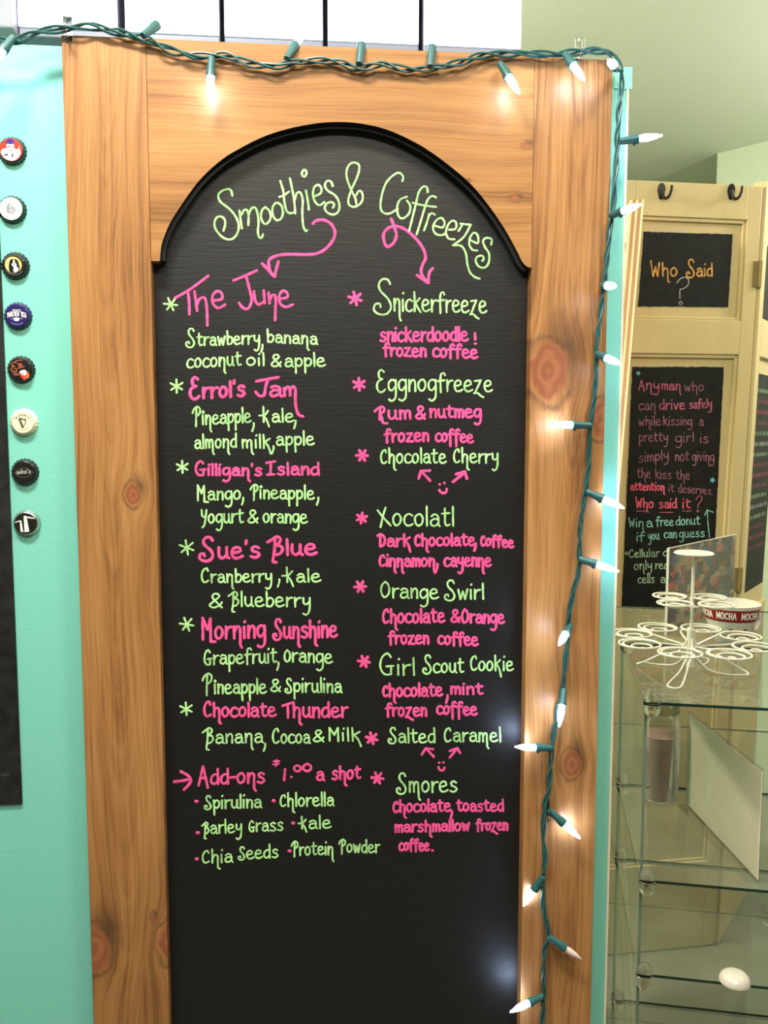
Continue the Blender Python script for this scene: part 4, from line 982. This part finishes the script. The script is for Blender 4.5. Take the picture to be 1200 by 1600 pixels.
def hglass(z, u0, u1, v0, v1):
    t = .0045
    mb = MB()
    a_, b_, c_, d_ = cpt(u0, v0, z), cpt(u1, v0, z), cpt(u1, v1, z), cpt(u0, v1, z)
    dn = V((0, 0, -t))
    mb.add([a_, b_, c_, d_], [(0, 1, 2, 3)], 0)
    mb.add([a_, b_, b_+dn, a_+dn, c_, d_, c_+dn, d_+dn], [(0, 1, 2, 3)], 1)
    mb.add([d_, c_, c_+dn, d_+dn], [(0, 1, 2, 3)], 2); mb.add([a_, d_, d_+dn, a_+dn], [(0, 1, 2, 3)], 2); mb.add([b_, c_, c_+dn, b_+dn], [(0, 1, 2, 3)], 2)
    return mb.build('glass_shelf', [M['glass'], M['gedge'], M['gedge_l']], case, O)
SZ = [1.14, 0.855, 0.70, 0.40, 0.10]
for z in SZ:
    hglass(z, 0, WD_, 0.002, DP-.004); hglass(z, 0, WD_, DP+.004, 2*DP)
def vglass(u, v0, v1, z0, z1):
    mb = MB(); t = .0045
    mb.add([cpt(u, v0, z0), cpt(u, v1, z0), cpt(u, v1, z1), cpt(u, v0, z1)], [(0, 1, 2, 3)], 0)
    for vv_ in (v0, v1):
        mb.add([cpt(u, vv_, z0), cpt(u+t, vv_, z0), cpt(u+t, vv_, z1), cpt(u, vv_, z1)], [(0, 1, 2, 3)], 1)
    return mb.build('glass_side', [M['glass_s'], M['gedge_l']], case, O)
def bglass(v, u0, u1, z0, z1):
    mb = MB(); t = .0045
    mb.add([cpt(u0, v, z0), cpt(u1, v, z0), cpt(u1, v, z1), cpt(u0, v, z1)], [(0, 1, 2, 3)], 0)
    for uu in (u0, u1):
        mb.add([cpt(uu, v, z0), cpt(uu, v+t, z0), cpt(uu, v+t, z1), cpt(uu, v, z1)], [(0, 1, 2, 3)], 1)
    return mb.build('glass_back', [M['glass'], M['gedge_l']], case, O)
for (z0, z1) in ((.86, 1.134), (.705, .849), (.405, .694), (.105, .394), (0.0, .094)):
    vglass(-.002, .006, DP-.006, z0, z1); vglass(-.002, DP+.006, 2*DP-.006, z0, z1)
    vglass(.38, .006, DP-.006, z0, z1)
    bglass(2*DP+.001, .004, WD_, z0, z1)
bglass(DP, .004, WD_, .86, 1.134)
bglass(DP, .004, WD_, .405, .694)
cm = clear('connector_plastic', (0.95, 0.93, 0.93, 1), 0.08)
def connector(c, h=.044, r=.0118):
    mb = MB()
    prof = [(0.0001, -h/2)]+[(r*math.sin(a_*math.pi/12), -h/2+r-r*math.cos(a_*math.pi/12)) for a_ in range(1, 7)]+[(r, h/2-r)]+[(r*math.cos(a_*math.pi/12), h/2-r+r*math.sin(a_*math.pi/12)) for a_ in range(1, 6)]+[(0.0001, h/2)]
    mb.lathe(prof, c, (0, 0, 1), 20)
    mb.lathe([(r*1.0, -.003), (r*1.12, -.002), (r*1.12, .002), (r*1.0, .003)], c, (0, 0, 1), 20)
    return mb.build('connector', cm, case, O, smooth=True)
for z in SZ[:4]:
    for v in (-.004, DP, 2*DP): connector(cpt(.008, v, z))
    connector(cpt(.39, -.004, z)); connector(cpt(.39, DP, z)); connector(cpt(.39, 2*DP, z))

# --- wire cupcake stand
GT = 1.1402
cs = on_z(1078, 1050, GT)
M['wire'] = plain('white_wire', (0.66, 0.62, 0.53, 1), 0.35, var=0.03)
cst = empty('cupcake_stand', cs, 'white wire cupcake stand with spiral holders on top of the glass shelves', 'cupcake stand')
O = V(cst.location)
ZT = 1.345
MB().tube([cs+V((0, 0, .012)), cs+V((0, 0, ZT-GT-.001))], .0026, 10).build('centre_post', M['wire'], cst, O, smooth=True)
MB().lathe([(.0001, ZT-GT), (.030, ZT-GT), (.033, ZT-GT+.002), (.031, ZT-GT+.004), (.0001, ZT-GT+.0035)], cs, (0, 0, 1), 36).build('top_plate', M['wire'], cst, O, smooth=True)
WR = .0017
def coil(ang, rad, z, R0, turns=2.2):
    ctr = cs+V((math.cos(ang)*rad, math.sin(ang)*rad, z))
    pts = [cs+V((math.cos(ang)*.004, math.sin(ang)*.004, z-.012))]
    st = ang+math.pi*0.86
    n_ = 84
    pts.append(ctr+V((math.cos(st-.5)*R0*1.15, math.sin(st-.5)*R0*1.15, -.004)))
    for i in range(n_+1):
        f_ = i/n_
        a_ = st+f_*3.0*2*math.pi
        r_ = R0 if f_ < 0.33 else R0*(1-(f_-.33)/.67*0.84)
        pts.append(ctr+V((math.cos(a_)*r_, math.sin(a_)*r_, -.007*max(0, (f_-.33)/.67))))
    MB().tube(catmull([tuple(q) for q in pts], .004), WR, 6).build('spiral_holder', M['wire'], cst, O, smooth=True)
for i in range(4): coil(math.radians(28+i*90), .047, 1.266-GT, .028)
for i in range(8): coil(math.radians(10+i*45), .100, 1.197-GT, .034)
for (ad, Lb) in ((-128, .118), (141, .090), (-15, .095), (52, .105)):
    a_ = math.radians(ad); d_ = V((math.cos(a_), math.sin(a_), 0)); s2 = V((-d_.y, d_.x, 0))
    hl = lambda f_, w2, z: cs+d_*(Lb*f_)+s2*w2+V((0, 0, z))
    pts = [hl(.03, .003, .062), hl(.22, .007, .034), hl(.50, .010, .028), hl(.72, .012, .016), hl(.95, .011, .004), hl(1.0, 0, .0019), hl(.92, -.011, .0019), hl(.6, -.013, .0019), hl(.30, -.009, .008), hl(.06, -.003, .030)]
    MB().tube(catmull([tuple(q) for q in pts], .004), WR, 6).build('base_loop', M['wire'], cst, O, smooth=True)
MB().lathe([(.0001, 0.010), (.007, .010), (.007, .075), (.0001, .075)], cs, (0, 0, 1), 16).build('post_collar', M['wire'], cst, O, smooth=True)

# --- mug
mc = on_z(1141, 1006, GT)
mug = empty('mug', mc, 'white cup with a red band of lettering, behind the wire cupcake stand', 'cup')
O = V(mug.location)
M['china'] = plain('white_china', (0.60, 0.56, 0.49, 1), 0.2, var=0.02)
MR = .0535; MH = .082
mpf = [(.0001, .001), (.026, .0), (.028, .003), (.034, .012), (.044, .040), (.050, .062), (MR, MH), (MR-.003, MH+.001), (.046, .060), (.038, .03), (.028, .010), (.0001, .006)]
MB().lathe(mpf, mc, (0, 0, 1), 48).build('cup_body', M['china'], mug, O, smooth=True)
zr = lambda z: .050+(MR-.050)*((z-.062)/(MH-.062)) if z > .062 else .044+.006*((z-.040)/.022)
band = MB().lathe([(zr(z_)+.0006, z_) for z_ in (.052, .058, .064, .070, .0755)], mc, (0, 0, 1), 48)
bd = band.build('red_band', plain('red_glaze', rgb(128, 24, 24), 0.25), mug, O, smooth=True)
tocam = math.atan2(CAM.y-mc.y, CAM.x-mc.x)
def mp_mug(x, y, h):
    a_ = tocam+x/0.052; z = y; r_ = zr(z)+.0008+h*.6
    return mc+V((math.cos(a_)*r_, math.sin(a_)*r_, z))
for off in (-.075, -.028, .019, .066):
    t = MB()
    caps_text(t, 'MOCHA', off, off+.037, -.0580, .0125, .0019, lambda x, y, h: mp_mug(x, -y, h), step=.002)
    t.build('lettering', K['white'], bd, O)
for k_ in range(10):
    for zz in (.036, .022):
        a_ = tocam+k_*.63+(0.3 if zz < .03 else 0); rr = .0427 if zz > .03 else .0376
        nrm = V((math.cos(a_), math.sin(a_), 0)); sd = V((-nrm.y, nrm.x, 0)); ctr = mc+nrm*(rr-.0003)+V((0, 0, zz))
        MB().prism([ctr+sd*(.0042*math.cos(q*math.pi/7))+V((0, 0, 1))*(.003*math.sin(q*math.pi/7))+nrm*(.33*.003*math.sin(q*math.pi/7)) for q in range(14)], nrm*.0008).build('bean_print', plain('brown_glaze', rgb(120, 96, 60), .3), mug, O)
MB().tube(catmull([tuple(mc+V((0.9*.046, .42*.046, .05))), tuple(mc+V((.066, .03, .058))), tuple(mc+V((.078, .034, .040))), tuple(mc+V((.066, .028, .022))), tuple(mc+V((.035, .015, .018)))], .004), .0045, 10).build('handle', M['china'], mug, O, smooth=True)

# --- picture card in a clear stand
pc = on_z(1040, 992, GT)
a44 = math.radians(44); de = (FH*math.cos(a44)+RT*math.sin(a44)).normalized(); ne = V((-de.y, de.x, 0))
card = empty('picture_card', pc+de*.09, 'brown and purple photo card in a clear stand behind the wire cupcake stand', 'photo card')
O = V(card.location)
nrm = V((de.y, -de.x, 0))
tl = on_plane(1045, 857, pc, nrm); tr = on_plane(1150, 835, pc, nrm)
wcard = (tr-pc).dot(de); hcard = ((tl.z+tr.z)/2-GT)
m, N, L, b = mat('shop_photo')
tc = N.new('ShaderNodeTexCoord'); dt = N.new('ShaderNodeVectorMath'); dt.operation = 'DOT_PRODUCT'; dt.inputs[1].default_value = tuple(de*38)
L.new(tc.outputs['Object'], dt.inputs[0]); sz = N.new('ShaderNodeSeparateXYZ'); L.new(tc.outputs['Object'], sz.inputs[0])
mz = N.new('ShaderNodeMath'); mz.operation = 'MULTIPLY_ADD'; mz.inputs[1].default_value = 62; mz.inputs[2].default_value = 3.0; L.new(sz.outputs['Z'], mz.inputs[0])
cbn = N.new('ShaderNodeCombineXYZ'); L.new(dt.outputs['Value'], cbn.inputs[0]); L.new(mz.outputs[0], cbn.inputs[1])
vo = N.new('ShaderNodeTexVoronoi'); vo.distance = 'CHEBYCHEV'; vo.inputs['Scale'].default_value = 0.9; vo.inputs['Randomness'].default_value = 0.75; L.new(cbn.outputs[0], vo.inputs['Vector'])
sx = N.new('ShaderNodeSeparateColor'); L.new(vo.outputs['Color'], sx.inputs[0])
rp = N.new('ShaderNodeValToRGB'); rp.color_ramp.interpolation = 'CONSTANT'; ee = rp.color_ramp.elements
ee[0].color = rgb(84, 56, 58); ee[1].position = .2; ee[1].color = rgb(150, 118, 86)
for ps, cc in ((.36, rgb(60, 52, 72)), (.5, rgb(126, 70, 56)), (.63, rgb(176, 150, 112)), (.76, rgb(86, 92, 116)), (.9, rgb(190, 92, 66))):
    q = ee.new(ps); q.color = cc
L.new(sx.outputs[0], rp.inputs[0]); L.new(rp.outputs[0], b.inputs['Base Color']); b.inputs['Roughness'].default_value = .25
MB().obox(pc+de*(wcard/2)+V((0, 0, hcard/2+.002)), de, nrm, V((0, 0, 1)), wcard-.006, .001, hcard-.008).build('photo_print', m, card, O)
acr = pane('acrylic', (0.96, 0.96, 0.96, 1), 0.22)
st_ = MB()
for s2 in (-.002, .002): st_.obox(pc+de*(wcard/2)+V((0, 0, hcard/2))+nrm*s2, de, nrm, V((0, 0, 1)), wcard, .0012, hcard)
st_.obox(pc+de*(wcard/2)+V((0, 0, .001)), de, nrm, V((0, 0, 1)), wcard, .06, .002)
st_.build('clear_stand', acr, card, O)
MB().obox(pc+de*(wcard/2)+V((0, 0, hcard+.0005)), de, nrm, V((0, 0, 1)), wcard, .005, .001).build('stand_edge', plain('acrylic_edge', (.55, .52, .45, 1), .2), card, O)
MB().obox(pc+V((0, 0, hcard/2)), de, nrm, V((0, 0, 1)), .0012, .005, hcard).build('stand_edge', bpy.data.materials['acrylic_edge'], card, O)

# --- white sheet in a clear sign holder on the middle shelf
z2 = .8555
b0 = on_z(1073, 1258, z2); b1 = on_z(1190, 1385, z2)
dh = (b1-b0); dh.z = 0; dh.normalize(); nh = V((dh.y, -dh.x, 0))
t0 = on_plane(1080, 1117, b0, nh); hgt = t0.z-z2
b0 = b0+V((0, 0, 0.0))
Lh = (b1-b0).length-.012
sh = empty('sign_holder', b0+dh*(Lh/2), 'clear sign holder with a blank white sheet standing on the middle glass shelf', 'sign holder')
O = V(sh.location)
MB().obox(b0+dh*(Lh/2)+V((0, 0, hgt/2+.002)), dh, nh, V((0, 0, 1)), Lh, .001, hgt-.004).build('blank_sheet', plain('blank_paper', (0.72, 0.66, 0.50, 1), .7, var=.03), sh, O)
hs = MB()
for s2 in (-.002, .002): hs.obox(b0+dh*(Lh/2-.003)+V((0, 0, hgt/2+.003))+nh*s2, dh, nh, V((0, 0, 1)), Lh+.006, .0012, hgt+.004)
hs.obox(b0+dh*(Lh/2)+V((0, 0, .001)), dh, nh, V((0, 0, 1)), Lh, .036, .002)
hs.build('clear_holder', acr, sh, O)

# --- glass jar with pink contents, left of the sheet
jc = on_z(1030, 1246, z2)
jar = empty('glass_jar', jc, 'clear jar with pinkish contents on the middle glass shelf, left of the white sheet', 'jar')
O = V(jar.location)
MB().lathe([(.0001, .001), (.032, .001), (.034, .006), (.034, .150), (.031, .158), (.031, .168), (.032, .170)], jc, (0, 0, 1), 40).build('jar_wall', pane('jar_glass', (.90, .92, .90, 1), .8), jar, O, smooth=True)
MB().lathe([(.0001, .006), (.0325, .006), (.0325, .125), (.0001, .125)], jc, (0, 0, 1), 40).build('contents', plain('pink_contents', rgb(150, 118, 112), .6, var=.2, scale=50), jar, O, smooth=True)
MB().lathe([(.0001, .1705), (.033, .1705), (.033, .186), (.031, .188), (.0001, .188)], jc, (0, 0, 1), 40).build('lid', pane('jar_lid_glass', (.80, .82, .78, 1), .8), jar, O, smooth=True)

# --- small white bowl upside down on the lower shelf
bc = on_z(1148, 1533, .7003)
bw = MB().lathe([(.0001, .0), (.0235, .0), (.0235, .002), (.022, .007), (.018, .0115), (.011, .0145), (.0001, .015)], bc, (0, 0, 1), 36)
tag(bw.build('bowl', M['china'], None, bc, smooth=True), 'small white upturned bowl on the lower glass shelf', 'bowl')
